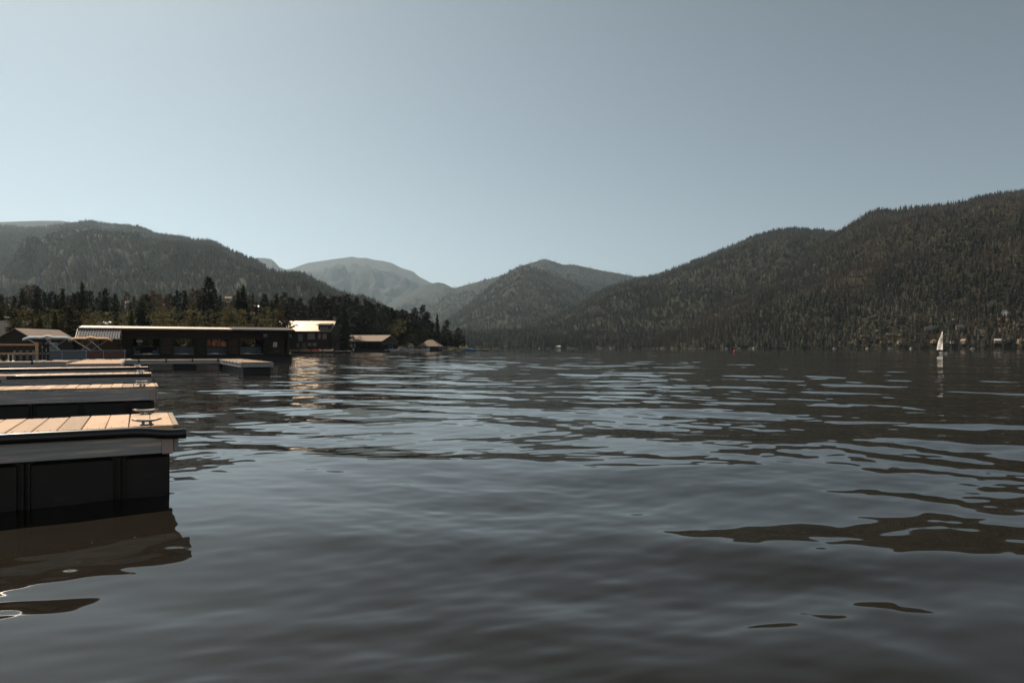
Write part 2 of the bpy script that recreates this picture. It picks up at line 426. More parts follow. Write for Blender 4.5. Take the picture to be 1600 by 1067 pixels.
# far blue mountain behind the lake head
hill('distant_mountain', [(330, 432), (400, 426), (455, 420), (480, 411), (500, 408), (520, 405), (536, 403), (550, 401), (560, 403), (572, 403), (585, 406), (600, 408), (612, 411), (628, 419), (645, 424), (656, 433), (672, 441), (700, 452), (760, 470), (840, 490)],
     [(330, 10500), (840, 10500)], [(330, 6500), (840, 6500)], M_rock_far, nu=300, nv=90, rough=.13, seed=4, gully=260, spur=.30)
hill('distant_cliff', [(370, 404), (400, 403), (412, 403), (424, 405), (431, 411), (436, 417), (446, 421), (470, 432)],
     [(370, 8200), (470, 8200)], [(370, 6200), (470, 6200)], M_rock_far, nu=60, nv=40, rough=.10, seed=14, gully=300)
hill('distant_ridge', [(-260, 338), (-60, 340), (0, 347), (30, 346), (60, 345), (95, 345), (140, 352), (220, 380), (300, 400)],
     [(-260, 5200), (300, 5200)], [(-260, 3600), (300, 3600)], M_hill_far, nu=120, nv=50, seed=6, gully=250, spur=.2)
hill('middle_ridge', [(560, 500), (600, 478), (640, 456), (665, 445), (684, 441), (694, 443), (706, 449), (730, 458), (790, 480)],
     [(560, 7200), (790, 7200)], [(560, 5000), (790, 5000)], M_hill_far, nu=200, nv=90, rough=.2, seed=8, gully=130, spur=.3)
vC, _ = hill('peak_hill', [(600, 515), (660, 480), (700, 450), (716, 446), (745, 438), (770, 432), (792, 425), (806, 417), (818, 412), (834, 407), (850, 402), (862, 405), (880, 411), (898, 411), (920, 416), (945, 421), (970, 425), (995, 431), (1060, 445), (1150, 462)],
     [(600, 5600), (1150, 5600)], [(600, 3600), (1150, 3600)], M_hill_far, nu=240, nv=80, rough=.12, tree_h=14, seed=10, gully=200, spur=.22)
vC2, _ = hill('cone_hill', [(640, 540), (690, 502), (720, 482), (750, 458), (775, 437), (795, 422), (812, 413), (826, 412), (845, 419), (870, 430), (900, 442), (925, 452), (960, 466), (1020, 500), (1080, 530)],
     [(640, 3700), (1080, 3700)], [(640, 2300), (1080, 2300)], M_hill, nu=240, nv=80, rough=.10, tree_h=13, seed=12, gully=130, spur=.24)
vD, _ = hill('long_hill', [(800, 520), (860, 492), (920, 462), (950, 445), (995, 431), (1030, 424), (1060, 413), (1100, 398), (1140, 381), (1180, 364), (1210, 355), (1240, 352), (1270, 354), (1305, 358), (1360, 368), (1450, 390), (1560, 420)],
     [(800, 2900), (1100, 2700), (1560, 2700)], [(800, 1500), (1100, 1300), (1560, 1400)], M_hill, nu=240, nv=80, rough=.09, tree_h=12, seed=16, gully=110, spur=.28)
vE, _ = hill('shore_hill', [(960, 541), (1020, 520), (1080, 492), (1140, 460), (1200, 425), (1250, 395), (1305, 359), (1330, 343), (1360, 325), (1376, 320), (1400, 323), (1450, 316), (1500, 311), (1530, 301), (1560, 296), (1600, 291), (1680, 270), (1800, 255), (2000, 262), (2300, 300)],
     [(960, 1500), (1200, 1700), (1400, 1850), (1600, 1900), (2300, 1500)], [(960, 1150), (1200, 960), (1400, 860), (1600, 800), (2300, 500)], M_hill, nu=260, nv=100, rough=.09, tree_h=13, seed=18, gully=95, spur=.26)
vL, _ = hill('wooded_hill', [(-420, 330), (-200, 345), (-60, 352), (0, 350), (40, 352), (70, 352), (95, 347), (110, 345), (140, 342), (170, 347), (200, 348), (215, 350), (230, 356), (245, 362), (270, 365), (285, 367), (300, 370), (330, 372), (345, 379), (360, 386), (375, 392), (395, 401), (408, 408), (422, 417), (440, 421), (470, 422), (484, 428), (497, 436), (515, 444), (540, 454), (570, 459), (590, 468), (610, 480), (630, 492), (660, 512), (700, 535)],
     [(-420, 3500), (0, 3300), (200, 2900), (330, 2350), (400, 2000), (560, 1650), (700, 1400)], [(-420, 1500), (0, 1400), (200, 1150), (300, 1000), (560, 900), (700, 900)], M_hill, nu=260, nv=90, rough=.09, tree_h=11, seed=22, gully=125, spur=.27)
# low wooded bench along the lake head
vB, _ = hill('lake_bench', [(560, 532), (700, 520), (730, 515), (780, 516), (860, 514), (930, 512), (1000, 516), (1060, 522), (1120, 530), (1200, 536)],
     [(560, 1750), (900, 1700), (1200, 1300)], [(560, 1350), (900, 1250), (1200, 1040)], M_hill, nu=140, nv=40, rough=.1, tree_h=10, seed=26, gully=60)

wood('far_peak_wood', vC, 9000, 13, 24, .1, .3, 160, 1.06, 80, seed=31, pale=.4)
wood('far_cone_wood', vC2, 16000, 11, 20, .15, .33, 120, 1.08, 80, seed=32)
wood('long_hill_wood', vD, 50000, 8, 15, .42, .22, 90, 1.06, 80, seed=33)
wood('shore_hill_wood', vE, 88000, 6, 14, .60, .22, 70, 1.06, 100, seed=34)
wood('wooded_hill_wood', vL, 100000, 7, 14, .12, .29, 90, 1.05, 90, seed=35, pale=.75)
wood('lake_bench_wood', vB, 9000, 9, 18, .2, .25, 60, 1.1, 40, seed=36)
# ---------------------------------------------------------------- the near shore
SHORE = [(-900, 44), (-300, 54), (0, 60), (110, 66), (190, 84), (320, 110), (440, 150), (462, 176), (520, 182), (534, 255), (640, 272), (680, 305), (712, 318), (738, 345)]
def shore_y(px): return interp(SHORE, px)
def ground(px, Y):
    ys = shore_y(px); t = np.clip((Y - ys) / 12, 0, 1); u = np.clip((Y - 160) / 330, 0, 1)
    side = np.clip((560 - px) / 200, 0, 1)
    return .25 + .6 * t + side * 25 * u * u * (3 - 2 * u) + (1 - side) * 2.5 * np.clip((Y - ys) / 60, 0, 1)
def ground_at(x, y): return float(ground(np.array(800 + x / y * F), np.array(y)))
M_land = mat('trodden earth', (.055, .05, .03), (.14, .11, .075), rough=.95, scale=.35, spec=.1, c3=(.08, .075, .04), bump=.3)
def land():
    px = np.linspace(-900, 738, 170); tt = np.concatenate([[-.02], np.linspace(0, 1, 60) ** 1.6])
    yE = np.maximum(np.interp(px, [-900, 0, 200, 300, 560, 700, 738], [1650, 1500, 1250, 1080, 960, 760, 350]), shore_y(px) + 4)
    PX, T = np.meshgrid(px, tt, indexing='ij'); YE = yE[:, None] + 0 * T; YS = shore_y(px)[:, None] + 0 * T
    Y = YS + (YE - YS) * T; Z = ground(PX, Y) + (fbm(PX / 9, Y / 3, 3, 2) - .5) * .3 * (T > .01)
    Z = np.where(T < 0, -1.0, Z); Z = np.where((PX > 736.5) , -1.0, Z)
    v = np.stack([(PX - 800) / F * Y, Y, Z], -1).reshape(-1, 3)
    tag(link('shore_land', mesh_np('shore_land', v, grid_faces(len(px), len(tt)), M_land)), kind='structure')
land()
# unseen sandy bank, added behind the camera to bounce sunlight onto dock fronts
M_bounce_sand = mat('bounce bank sand', (.46, .39, .30), (.34, .29, .22), rough=.95, scale=.5, spec=.1, bump=.3)
def bank():
    x = np.linspace(-150, 150, 60); y = -7 - np.linspace(0, 1, 24) ** 1.5 * 75
    X, Y = np.meshgrid(x, y, indexing='ij'); t = np.clip((-7 - Y) / 55, 0, 1)
    Z = -.5 + 9 * t ** .8 + (fbm(X / 14, Y / 14, 4, 77) - .5) * 1.2 * np.clip(t * 6, 0, 1)
    tag(link('bounce_bank', mesh_np('bounce_bank', np.stack([X, Y, Z], -1).reshape(-1, 3), grid_faces(60, 24), M_bounce_sand)), kind='structure')
bank()

# ---------------------------------------------------------------- trees one can tell apart
F_spruce = foliage_mat('spruce needles', [(.018, .024, .013), (.028, .034, .018), (.038, .038, .019), (.030, .029, .016)], .14)
F_pine = foliage_mat('pine needles', [(.016, .019, .010), (.024, .026, .014), (.030, .028, .015), (.020, .024, .014)], .08)
F_leaf = foliage_mat('aspen leaves', [(.070, .072, .026), (.10, .088, .032), (.085, .078, .032), (.12, .092, .036)], .42)
F_young = foliage_mat('young needles', [(.085, .085, .034), (.095, .085, .036)], .35)
F_brown = foliage_mat('rusty needles', [(.085, .060, .034), (.10, .066, .036), (.072, .060, .034)], .22)
M_trunk = mat('tree bark', (.045, .035, .027), (.12, .095, .072), rough=.95, scale=7, stretch=(1, 1, .2), spec=.1, bump=.4)

def leaf_faces(v, f, c, n, s, r):
    for _ in range(n):
        d = Vector((r.gauss(0, 1), r.gauss(0, 1), r.gauss(0, 1))).normalized(); e = d.orthogonal().normalized()
        e.rotate(Matrix.Rotation(r.uniform(0, 6.28), 3, d)); g = d.cross(e)
        p = Vector(c) + Vector((r.gauss(0, 1), r.gauss(0, 1), r.gauss(0, .7))) * s * 1.0
        q = s * r.uniform(.5, 1.0); i = len(v)
        v += [p - e * q, p + g * q * .55, p + e * q * 1.1, p - g * q * .55]; f.append((i, i + 1, i + 2, i + 3))

def spruce_crown(seed, w=.19, base=.06, dens=1.0, ragged=.25, ex=.82):
    r = random.Random(seed); v = []; f = []
    z = base
    while z < .985:
        t = (z - base) / (1 - base); L = w * (1 - t) ** ex + .012
        k = max(3, int((8 - 4 * t) * dens))
        a0 = r.uniform(0, 6.28)
        for j in range(k):
            a = a0 + 2 * math.pi * j / k + r.uniform(-.3, .3); l = L * r.uniform(1 - ragged * 1.6, 1 + ragged)
            ca, sa = math.cos(a), math.sin(a); dz = -l * r.uniform(.25, .5) * (1 - .5 * t)
            wd = max(l * .30, .010); i = len(v); side = Vector((-sa, ca, 0))
            zc = z + r.uniform(-.012, .012)
            p0 = Vector((0, 0, zc + .02)); p1 = Vector((ca * l * .5, sa * l * .5, zc + dz * .35)); p2 = Vector((ca * l, sa * l, zc + dz))
            v += [p0, p1 - side * wd + Vector((0, 0, -.02)), p1 + Vector((0, 0, .008)), p1 + side * wd + Vector((0, 0, -.02)), p2]
            f += [(i, i + 1, i + 2), (i, i + 2, i + 3), (i + 1, i + 4, i + 2), (i + 2, i + 4, i + 3)]
            # hanging twigs
            for q in (.35, .6, .85):
                c = p0.lerp(p1, q * 2) if q < .5 else p1.lerp(p2, q * 2 - 1)
                leaf_faces(v, f, c - Vector((0, 0, .008)), 2, .013 + l * .10, r)
        z += .021 + .012 * (1 - t)
    return v, f
def pine_crown(seed, w=.2, base=.14, n=150, top=.55):
    r = random.Random(seed); v = []; f = []
    for i in range(n):
        t = (i + r.random()) / n; z = base + (1 - base) * t ** .95
        u = (z - base) / (1 - base); env = w * (min(1, (u + .12) * 3.2) * (1 - u ** 2.6) ** .7) * r.uniform(.75, 1.12) + .006
        a = r.uniform(0, 6.28); q = env * math.sqrt(r.uniform(.05, 1))
        leaf_faces(v, f, (q * math.cos(a), q * math.sin(a), min(z, .985)), 13, .030 * (1.1 - .5 * u), r)
    return v, f
def leafy_crown(seed, w=.34, base=.12, n=130):
    r = random.Random(seed); v = []; f = []
    lobes = [(Vector((r.gauss(0, w * .42), r.gauss(0, w * .42), r.uniform(base + .15, .86))), r.uniform(.12, .21)) for _ in range(11)]
    for i in range(n):
        c, s = r.choice(lobes); d = Vector((r.gauss(0, 1), r.gauss(0, 1), r.gauss(0, .9))).normalized() * s * r.uniform(.5, 1)
        leaf_faces(v, f, c + d, 9, .026, r)
    return v, f
def crown_mesh(vf, m):
    me = bpy.data.meshes.new('crown'); v, f = vf
    me.from_pydata([tuple(p) for p in v], [], f); me.materials.append(m); return me
def trunk_mesh(seed, r0, limbs, top):
    r = random.Random(seed); b = MB()
    b.tube([(0, 0, -.02), (.004, .002, top * .4), (0, .003, top * .8), (0, 0, top)], [r0, r0 * .75, r0 * .4, r0 * .1], 7)
    for i in range(limbs):
        z = top * r.uniform(.25, .8); a = r.uniform(0, 6.28); l = r.uniform(.08, .2)
        b.tube([(0, 0, z), (math.cos(a) * l * .5, math.sin(a) * l * .5, z + l * .35), (math.cos(a) * l, math.sin(a) * l, z + l * .8)], [r0 * .35, r0 * .22, r0 * .08], 4)
    return b.mesh('trunk', M_trunk)
PROTO = {'spruce': [], 'pine': [], 'leaf': [], 'young': [], 'rusty': []}
for i in range(4): PROTO['spruce'].append((crown_mesh(spruce_crown(100 + i, [.17, .22, .15, .19][i], ragged=[.22, .35, .3, .25][i]), F_spruce), trunk_mesh(i, .016, 0, .96)))
PROTO['spruce'].append((crown_mesh(spruce_crown(140, .30, .03, 1.25, .22, 1.45), F_spruce), trunk_mesh(44, .016, 0, .97)))
for i in range(4): PROTO['pine'].append((crown_mesh(pine_crown(200 + i, [.17, .21, .15, .19][i], [.10, .16, .22, .12][i]), F_pine), trunk_mesh(10 + i, .017, 5, .93)))
for i in range(3): PROTO['leaf'].append((crown_mesh(leafy_crown(300 + i, [.34, .28, .4][i]), F_leaf), trunk_mesh(20 + i, .02, 6, .8)))
for i in range(2): PROTO['young'].append((crown_mesh(spruce_crown(400 + i, .23, .05, 1.1), F_young), trunk_mesh(30 + i, .016, 0, .95)))
for i in range(2): PROTO['rusty'].append((crown_mesh(pine_crown(500 + i, .19, .12, 95), F_brown), trunk_mesh(40 + i, .017, 5, .93)))
CAT = {'spruce': 'spruce', 'pine': 'pine', 'leaf': 'tree', 'young': 'young spruce', 'rusty': 'pine'}
NM = {'spruce': 'spruce_tree', 'pine': 'pine_tree', 'leaf': 'aspen_tree', 'young': 'young_spruce', 'rusty': 'rusty_pine'}
def tree(kind, px, py, Y, label, group=None, wide=1.0, var=None):
    p = W(px, py, Y); g = ground_at(p.x, p.y) - .1; h = max(p.z - g, 2.0)
    cm, tm = PROTO[kind][random.randrange(len(PROTO[kind])) if var is None else var]
    o = thing(NM[kind], label, CAT[kind], (p.x, p.y, g), random.uniform(0, 6.28), group)
    o.scale = (h * wide, h * wide, h)
    link('crown', cm, o); link('trunk', tm, o)
    return o

# conifers with an outline of their own
for a in [('spruce', 128, 439, 128, 'tall dark spruce with a bare spire tip left of the boathouse roof', 1.0, 4),
          ('spruce', 164, 449, 142, 'slender dark spruce just right of the tallest spire tree', 1.1, 0),
          ('young', 222, 460, 120, 'pale yellow-green conical spruce above the left half of the boathouse roof', 1.2, 0),
          ('pine', 326, 434, 150, 'tallest dense conifer standing above the middle of the boathouse', .95, 2),
          ('spruce', 380, 446, 160, 'thick dark double-topped conifer above the right end of the boathouse', 1.2, 3),
          ('spruce', 372, 452, 158, 'lower dark spruce leaning against the double-topped conifer', 1.0, 2),
          ('spruce', 432, 457, 185, 'dark pointed spruce behind the left end of the bright metal roof', 1.1, 0),
          ('pine', 500, 458, 225, 'straight tall pine above the chimney of the lodge', .8, 2),
          ('pine', 531, 463, 262, 'broad flat-topped pine behind the lodge chimney', 1.25, 1),
          ('pine', 571, 467, 292, 'dark pine with a rounded top above the long brown shed roof', .9, 0),
          ('pine', 612, 481, 300, 'dark pine above the right end of the long brown roof', .9, 2),
          ('pine', 627, 486, 304, 'pine with an open notched crown right of the long shed', .9, 3),
          ('pine', 648, 481, 316, 'twin-topped pine left of the tallest pine on the point', 1.0, 1),
          ('pine', 661, 477, 322, 'tallest pine on the wooded point, with a pointed top', 1.15, 0),
          ('spruce', 683, 490, 326, 'narrow spruce standing apart near the end of the point', .95, 2),
          ('pine', 698, 500, 330, 'rounded dark pine second from the tip of the point', 1.35, 0),
          ('pine', 716, 512, 334, 'last low rounded pine at the tip of the wooded point', 1.7, 1)]:
    tree(a[0], a[1], a[2], a[3], a[4], wide=a[5], var=a[6])
rt = random.Random(3)
ENV = [(-60, 452), (0, 450), (40, 447), (70, 446), (100, 451), (160, 452), (220, 457), (260, 453), (300, 452), (350, 455), (400, 457), (430, 458), (460, 461), (490, 464), (520, 465), (545, 462), (560, 468), (585, 472), (600, 476), (612, 481), (640, 489), (665, 487), (690, 506), (712, 520), (728, 533)]
x = -50.0
while x < 728:
    e = interp(ENV, x); onp = x > 440
    if onp:
        kind = 'pine' if rt.random() < .7 else 'spruce'
        Y = min(shore_y(x) + rt.uniform(22, 60), 345) if x > 540 else rt.uniform(205, 270)
        tree(kind, x, e + rt.choice([-2, 1, 4, 9, 14]), Y, 'dark conifer packed into the wood on the point behind the lodge', 'conifers of the wooded point', wide=rt.uniform(.9, 1.3))
        x += rt.uniform(3.6, 6)
    else:
        q = rt.random(); kind = 'rusty' if q < .2 else ('spruce' if q < .74 else 'pine')
        Y = rt.uniform(150, 280)
        tree(kind, x, e + rt.uniform(-2, 16), Y, {'rusty': 'brown-tinged pine in the mixed wood behind the marina', 'spruce': 'dark spruce in the mixed wood behind the marina', 'pine': 'green pine in the mixed wood behind the marina'}[kind], 'conifers behind the marina', wide=rt.uniform(.8, 1.15))
        x += rt.uniform(4.2, 7.5)
x = -40.0
while x < 418:        # leafy trees and young growth in front of them
    kind = 'leaf' if rt.random() < .62 else ('young' if rt.random() < .5 else 'pine')
    Y = max(shore_y(x) + rt.uniform(10, 40), 85)
    tree(kind, x, rt.uniform(472, 500), Y, {'leaf': 'olive leafy tree growing low in front of the marina conifers', 'young': 'young light-green spruce low in front of the marina conifers', 'pine': 'low bushy pine in front of the marina conifers'}[kind], 'low trees behind the boathouse', wide=rt.uniform(.9, 1.3))
    x += rt.uniform(9, 15)
x = 445.0
while x < 722:        # lower branches and shrubs in front of the point
    Y = shore_y(x) + rt.uniform(14, 24)
    if 508 < x < 538: x += 8; continue
    e = interp(ENV, x)
    tree(rt.choice(['pine', 'pine', 'leaf']), x, min(e + rt.uniform(14, 34), 536), min(Y, 338), 'small dark tree at the foot of the wood on the point', 'small trees at the edge of the point', wide=rt.uniform(1.2, 1.8))
    x += rt.uniform(9, 15)
tree('leaf', 429, 502, 160, 'sparse pale-leaved tree against the left end of the bright lodge roof', wide=.36, var=1)
tree('leaf', 651, 531, 296, 'low grey-green bush left of the small brown boat shed', wide=1.3, var=0)
for i in range(3): tree('leaf', 130 + i * 22, 506 + i * 2, 92 + i * 3, 'golden bush right behind the striped awning', 'golden bushes behind the awning', wide=1.4)
# ---------------------------------------------------------------- materials for what people built
M_deck = mat('deck board', (.58, .385, .24), (.43, .27, .16), rough=.7, scale=2.2, stretch=(6, .7, 4), c3=(.52, .335, .20), bump=.25, perobj=.27, spec=.3)
M_fascia = mat('weathered board', (.36, .35, .345), (.70, .57, .48), rough=.75, scale=2.6, stretch=(.55, 3, 11), c3=(.44, .42, .41), bump=.4, perobj=.1, contrast=.13)
M_post = mat('end grain', (.60, .47, .39), (.40, .33, .29), rough=.8, scale=6, stretch=(3, 3, .5), bump=.25)
M_float = mat('black plastic', (.009, .009, .0095), (.030, .028, .026), rough=.46, scale=5, contrast=.26, spec=.4, stretch=(.6, 1, 2), c3=(.013, .0125, .012), bump=.08)
M_vinyl = mat('black vinyl', (.010, .010, .011), (.016, .016, .017), rough=.28, scale=5, spec=.6)
M_galv = mat('galvanised steel', (.33, .32, .31), (.22, .21, .20), rough=.42, metal=.85, scale=30)
M_alu = mat('brushed aluminium', (.55, .55, .56), (.42, .42, .43), rough=.38, metal=.8, scale=12)
M_log = mat('dark stained log', (.030, .020, .015), (.060, .038, .026), rough=.8, scale=1.3, stretch=(.6, .6, 6), c3=(.04, .026, .018), bump=.2, perobj=.12)
M_logred = mat('red stained log', (.050, .028, .019), (.085, .046, .030), rough=.8, scale=1.3, stretch=(.6, .6, 6), bump=.2)
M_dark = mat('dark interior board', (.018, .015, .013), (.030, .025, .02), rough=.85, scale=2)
M_metal = mat('bare metal roof', (.84, .66, .49), (.70, .54, .40), rough=.30, metal=.9, scale=.6, stretch=(1, .3, 1))
M_metaldk = mat('grey corrugated sheet', (.055, .062, .07), (.08, .088, .097), rough=.6, metal=.2, scale=1.2)
M_brown = mat('brown roof', (.25, .165, .105), (.19, .125, .08), rough=.75, scale=1.1, bump=.2)
M_shingle = mat('dark shingle', (.050, .047, .045), (.085, .078, .07), rough=.9, scale=3)
M_glass = mat('window glass', (.20, .24, .27), (.27, .31, .34), rough=.06, scale=.8, spec=.9)
M_white = mat('white paint', (.74, .73, .70), (.60, .59, .57), rough=.5, scale=4)
M_gel = mat('white gelcoat', (.78, .77, .75), (.68, .67, .65), rough=.22, scale=2, coat=.4)
M_blue = mat('blue hull', (.06, .17, .30), (.09, .22, .36), rough=.3, scale=2)
M_bluegrey = mat('blue-grey seat vinyl', (.115, .13, .145), (.17, .185, .195), rough=.5, scale=4)
M_greycloth = mat('grey canopy cloth', (.30, .34, .37), (.40, .43, .45), rough=.8, scale=3, bump=.3)
M_orange = mat('orange canopy cloth', (.52, .25, .085), (.62, .33, .13), rough=.8, scale=3, bump=.3)
M_redpanel = mat('maroon panel', (.11, .045, .035), (.15, .065, .05), rough=.45, scale=3)
M_red = mat('red plastic', (.55, .035, .035), (.42, .03, .03), rough=.4, scale=4)
M_tan = mat('tan wall', (.42, .29, .17), (.33, .225, .13), rough=.8, scale=2)
M_brownwall = mat('brown wall', (.13, .085, .055), (.19, .125, .08), rough=.85, scale=2)
M_sail = foliage_mat('sail cloth', [(.95, .92, .88), (.92, .89, .85)], .7)
M_stone = mat('stone', (.20, .145, .095), (.30, .225, .155), rough=.9, scale=2.5, bump=.5)
M_pale = mat('pale edge board', (.66, .58, .48), (.50, .42, .33), rough=.75, scale=3, stretch=(1, 3, 3))
M_timber = mat('bare timber', (.42, .30, .20), (.30, .21, .14), rough=.8, scale=3, stretch=(1, 1, 3))

AX = R(28.7); A = Vector((math.cos(AX), math.sin(AX), 0)); B = Vector((-math.sin(AX), math.cos(AX), 0))

# ---------------------------------------------------------------- floating docks
def cleat_mb(s=1.0):
    b = MB()
    b.box((0, 0, .006), (.115 * s, .06 * s, .012), bev=.004)
    for x in (-.032, .032): b.tube([(x * s, 0, .008), (x * s * .9, 0, .034 * s)], [.016 * s, .012 * s], 8)
    b.tube([(-.125 * s, 0, .056 * s), (-.08 * s, 0, .047 * s), (-.03 * s, 0, .041 * s), (.03 * s, 0, .041 * s), (.08 * s, 0, .047 * s), (.125 * s, 0, .056 * s)],
           [.007 * s, .011 * s, .013 * s, .013 * s, .011 * s, .007 * s], 8)
    return b
PLANK = {}
def floating_dock(label, corner, L, w=1.37, rz=AX, group='floating finger docks', z=.672, mod=.72, fender=None, bolts=False, cleats=((-.22, .09), (-.22, 1.26)), planks=True, segs=False, seed=0, pitch=2.6):
    r = random.Random(seed)
    o = thing('floating_dock', label, 'dock', (corner[0], corner[1], 0), rz, group)
    pw = .178; n = int(L / (pw + .007))
    if planks:
        key = round(w, 3)
        if key not in PLANK:
            m = MB().box((0, w / 2, 0), (pw, w, .038), bev=.005); PLANK[key] = m.mesh('plank', M_deck)
        for i in range(n):
            p = link('plank', PLANK[key], o, (-.092 - i * (pw + .007), r.uniform(-.006, .006), z - .019 + r.uniform(-.0025, .0025)))
            p.rotation_euler = (r.uniform(-.002, .002), r.uniform(-.006, .006), r.uniform(-.004, .004))
    else:
        m = MB()
        for i in range(n): m.box((-.092 - i * (pw + .007), w / 2, z - .019 + r.uniform(-.003, .003)), (pw, w, .038))
        d = m.build('deck_planking', M_deck, o); d['kind'] = 'stuff'
    for y, nm in ((-.021, 0), (w + .021, 1)):
        MB().box((-L / 2 - .05, y, (z - .04 + .418) / 2), (L - .1, .04, z - .04 - .418), bev=.006).build('side_board', M_fascia, o)
        MB().box((-.05, y, (z - .04 + .41) / 2), (.094, .05, z - .04 - .41), bev=.006).build('end_post', M_post, o)
    MB().box((.022, w / 2, (z - .04 + .418) / 2), (.04, w + .04, z - .044 - .418), bev=.006).build('end_board', M_fascia, o)
    MB().box((.024, w / 2, z - .012), (.05, w - .02, .03), bev=.008).build('end_trim', M_timber, o)
    # floats
    if planks: MB().box((-L / 2, w / 2, .06), (L - .06, w - .10, .68)).build('float', M_float, o)
    x = -.03; k = 0
    while not planks and x > -L + 1:      # separate float tanks with open water between
        MB().box((x - .75, w / 2, .06), (1.3, w - .2, .70), bev=.05).build('float', M_float, o); x -= pitch
    while planks and x > -L + .2:
        m = mod if k else mod * .62
        MB().box((x - m / 2 + .035, w / 2, .055), (m - .10, w - .04, .70), bev=.03).build('float_panel', M_float, o)
        for dx in (.0, .045):
            MB().box((x - m + dx + .03, .022, .055), (.016, .05, .70), bev=.006).build('float_rib', M_float, o)
        x -= m; k += 1
    for cx, cy in cleats:
        cleat_mb().build('cleat', M_galv, o, smooth=True, loc=(cx, cy, z + .002), rz=r.uniform(-.06, .06))
    if fender:
        for pts in fender:
            b = MB(); pr = [Vector(p) for p in pts]
            prof = [(-.002, -.046), (-.036, -.046), (-.052, -.03), (-.056, 0), (-.05, .03), (-.034, .044), (-.002, .046)]
            vv = [Vector((p.x, p.y + a, p.z + c)) for p in pr for a, c in prof]; q = len(prof)
            ff = [(i * q + j, i * q + (j + 1) % q, (i + 1) * q + (j + 1) % q, (i + 1) * q + j) for i in range(len(pr) - 1) for j in range(q)]
            ff += [tuple(range(q)), tuple(range((len(pr) - 1) * q, len(pr) * q))[::-1]]
            b.add(vv, ff); f = b.build('fender', M_vinyl, o)
            f.data.polygons.foreach_set('use_smooth', [len(p.vertices) == 4 for p in f.data.polygons])
    if bolts:
        m = MB()
        for i in range(n): m.tube([(-.09 - i * (pw + .007), -.040, z - .055), (-.09 - i * (pw + .007), -.052, z - .055)], .011, 6)
        d = m.build('bolt', M_white, o); d['kind'] = 'stuff'
    if planks:
        m = MB()
        for i in range(n):
            for y in (.06, w - .06):
                for dx in (-.045, .045):
                    xx, yy, zz = -.092 - i * (pw + .007) + dx, y + r.uniform(-.006, .006), z + .0005
                    m.box((xx, yy, zz), (.010, .010, .003))
        d = m.build('screw', M_dark, o); d['kind'] = 'stuff'
    if segs:
        x = -.1
        while x > -L + 1:
            MB().box((x - .70, -.055, z - .03), (1.34, .03, .075), bev=.006).build('edge_rail', M_pale, o)
            MB().box((x - 1.42, -.06, z - .05), (.09, .04, .15), bev=.004).build('bracket', M_float, o)
            x -= 1.45
    return o
C1 = Vector((-3.20, 6.45, 0))
def fend(x0, x1, z0, n=14, droop=0.0): return [(x0 + (x1 - x0) * i / n, -.041, z0 + droop * math.sin(i * 1.7) * .004) for i in range(n + 1)]
f1 = fend(-5.2, -.34, .628) + [(-.28, -.041, .626), (-.20, -.043, .618), (-.12, -.045, .605), (-.04, -.046, .598), (.03, -.047, .596), (.105, -.048, .594)]
floating_dock('nearest wooden dock, black rubber fender bending past its corner', C1, 5.4, fender=[f1], mod=.72, seed=1)
floating_dock('second wooden dock, bare grey side board with bolts and no fender', C1 + B * 7.4, 6.4, bolts=True, mod=.74, seed=2)
floating_dock('third wooden dock, with a short loose black fender hanging at its left', C1 + B * 14.8, 7.4, seed=3, fender=[fend(-3.3, .03, .63), [(-6.5, -.06, .575), (-5.4, -.06, .58), (-4.4, -.06, .57), (-3.75, -.065, .545), (-3.42, -.07, .53)]])
floating_dock('fourth wooden dock, thin fender and just in front of the far walkway', C1 + B * 22.2, 8.4, seed=4, fender=[fend(-8, .03, .63)], cleats=((-.3, .09), (-5.1, .09), (-.3, 1.26)))
wk = 'floating walkways in front of the boathouse'
p = W(345, 560, 43.0); 
floating_dock('long floating walkway with white edge boards before the boathouse', (p.x + 1.2, p.y + .6), 10.4, w=1.6, planks=False, segs=True, group=wk, seed=5, cleats=())
p = W(426, 565, 35.0) - A * 1.5
# finger running from the walkway towards the camera; its own axis points back along -B
floating_dock('walkway finger turned towards the camera, ending left of the lodge reflection', (p.x, p.y), 9.6, w=1.5, rz=AX - math.pi / 2, planks=False, segs=True, group=wk, seed=6, pitch=1.42, cleats=((-.4, .09), (-3, 1.4)))
p = W(188, 568, 32.0) - A * 2.1
floating_dock('broad tan floating platform beside the pontoon boats', (p.x, p.y), 13.0, w=2.1, rz=AX - math.pi / 2, planks=False, segs=True, group=wk, seed=7, cleats=())
p = W(104, 566, 36.5)
floating_dock('floating walkway carrying the timber railing at the far left', (p.x, p.y), 9.0, w=1.8, planks=False, segs=True, group=wk, seed=8, cleats=((-1, .1),))

# timber railing on that walkway
p = W(57, 560, 38.0)
rl = thing('railing', 'timber guard rail with two rails and white-tipped pickets on the walkway', 'railing', (p.x, p.y, .675), AX)
for x in (0, -2.15, -4.3): MB().box((x, 0, .52), (.12, .12, 1.04), bev=.01).build('post', M_timber, rl)
for z_ in (.42, .90): MB().box((-2.15, -.075, z_), (4.5, .04, .10), bev=.008).build('rail', M_timber, rl)
for i in range(13):
    x = -.28 - i * .30
    q = MB().box((x, .05, .45), (.13, .04, .9), bev=.006).build('picket', M_dark, rl)
    MB().box((x, .02, .36), (.05, .018, .05), bev=.004).build('picket_tip', M_white, q)
p = W(75, 560, 40.0)
rk = thing('post_rack', 'row of dark standing posts right of the timber railing', 'posts', (p.x, p.y, .675), AX)
for i in range(4):
    q = MB().box((-i * .19, 0, .48), (.13, .10, .96), bev=.008).build('post', M_dark, rk)
    MB().box((-i * .19, -.055, .40), (.05, .012, .05)).build('post_marker', M_white, q)
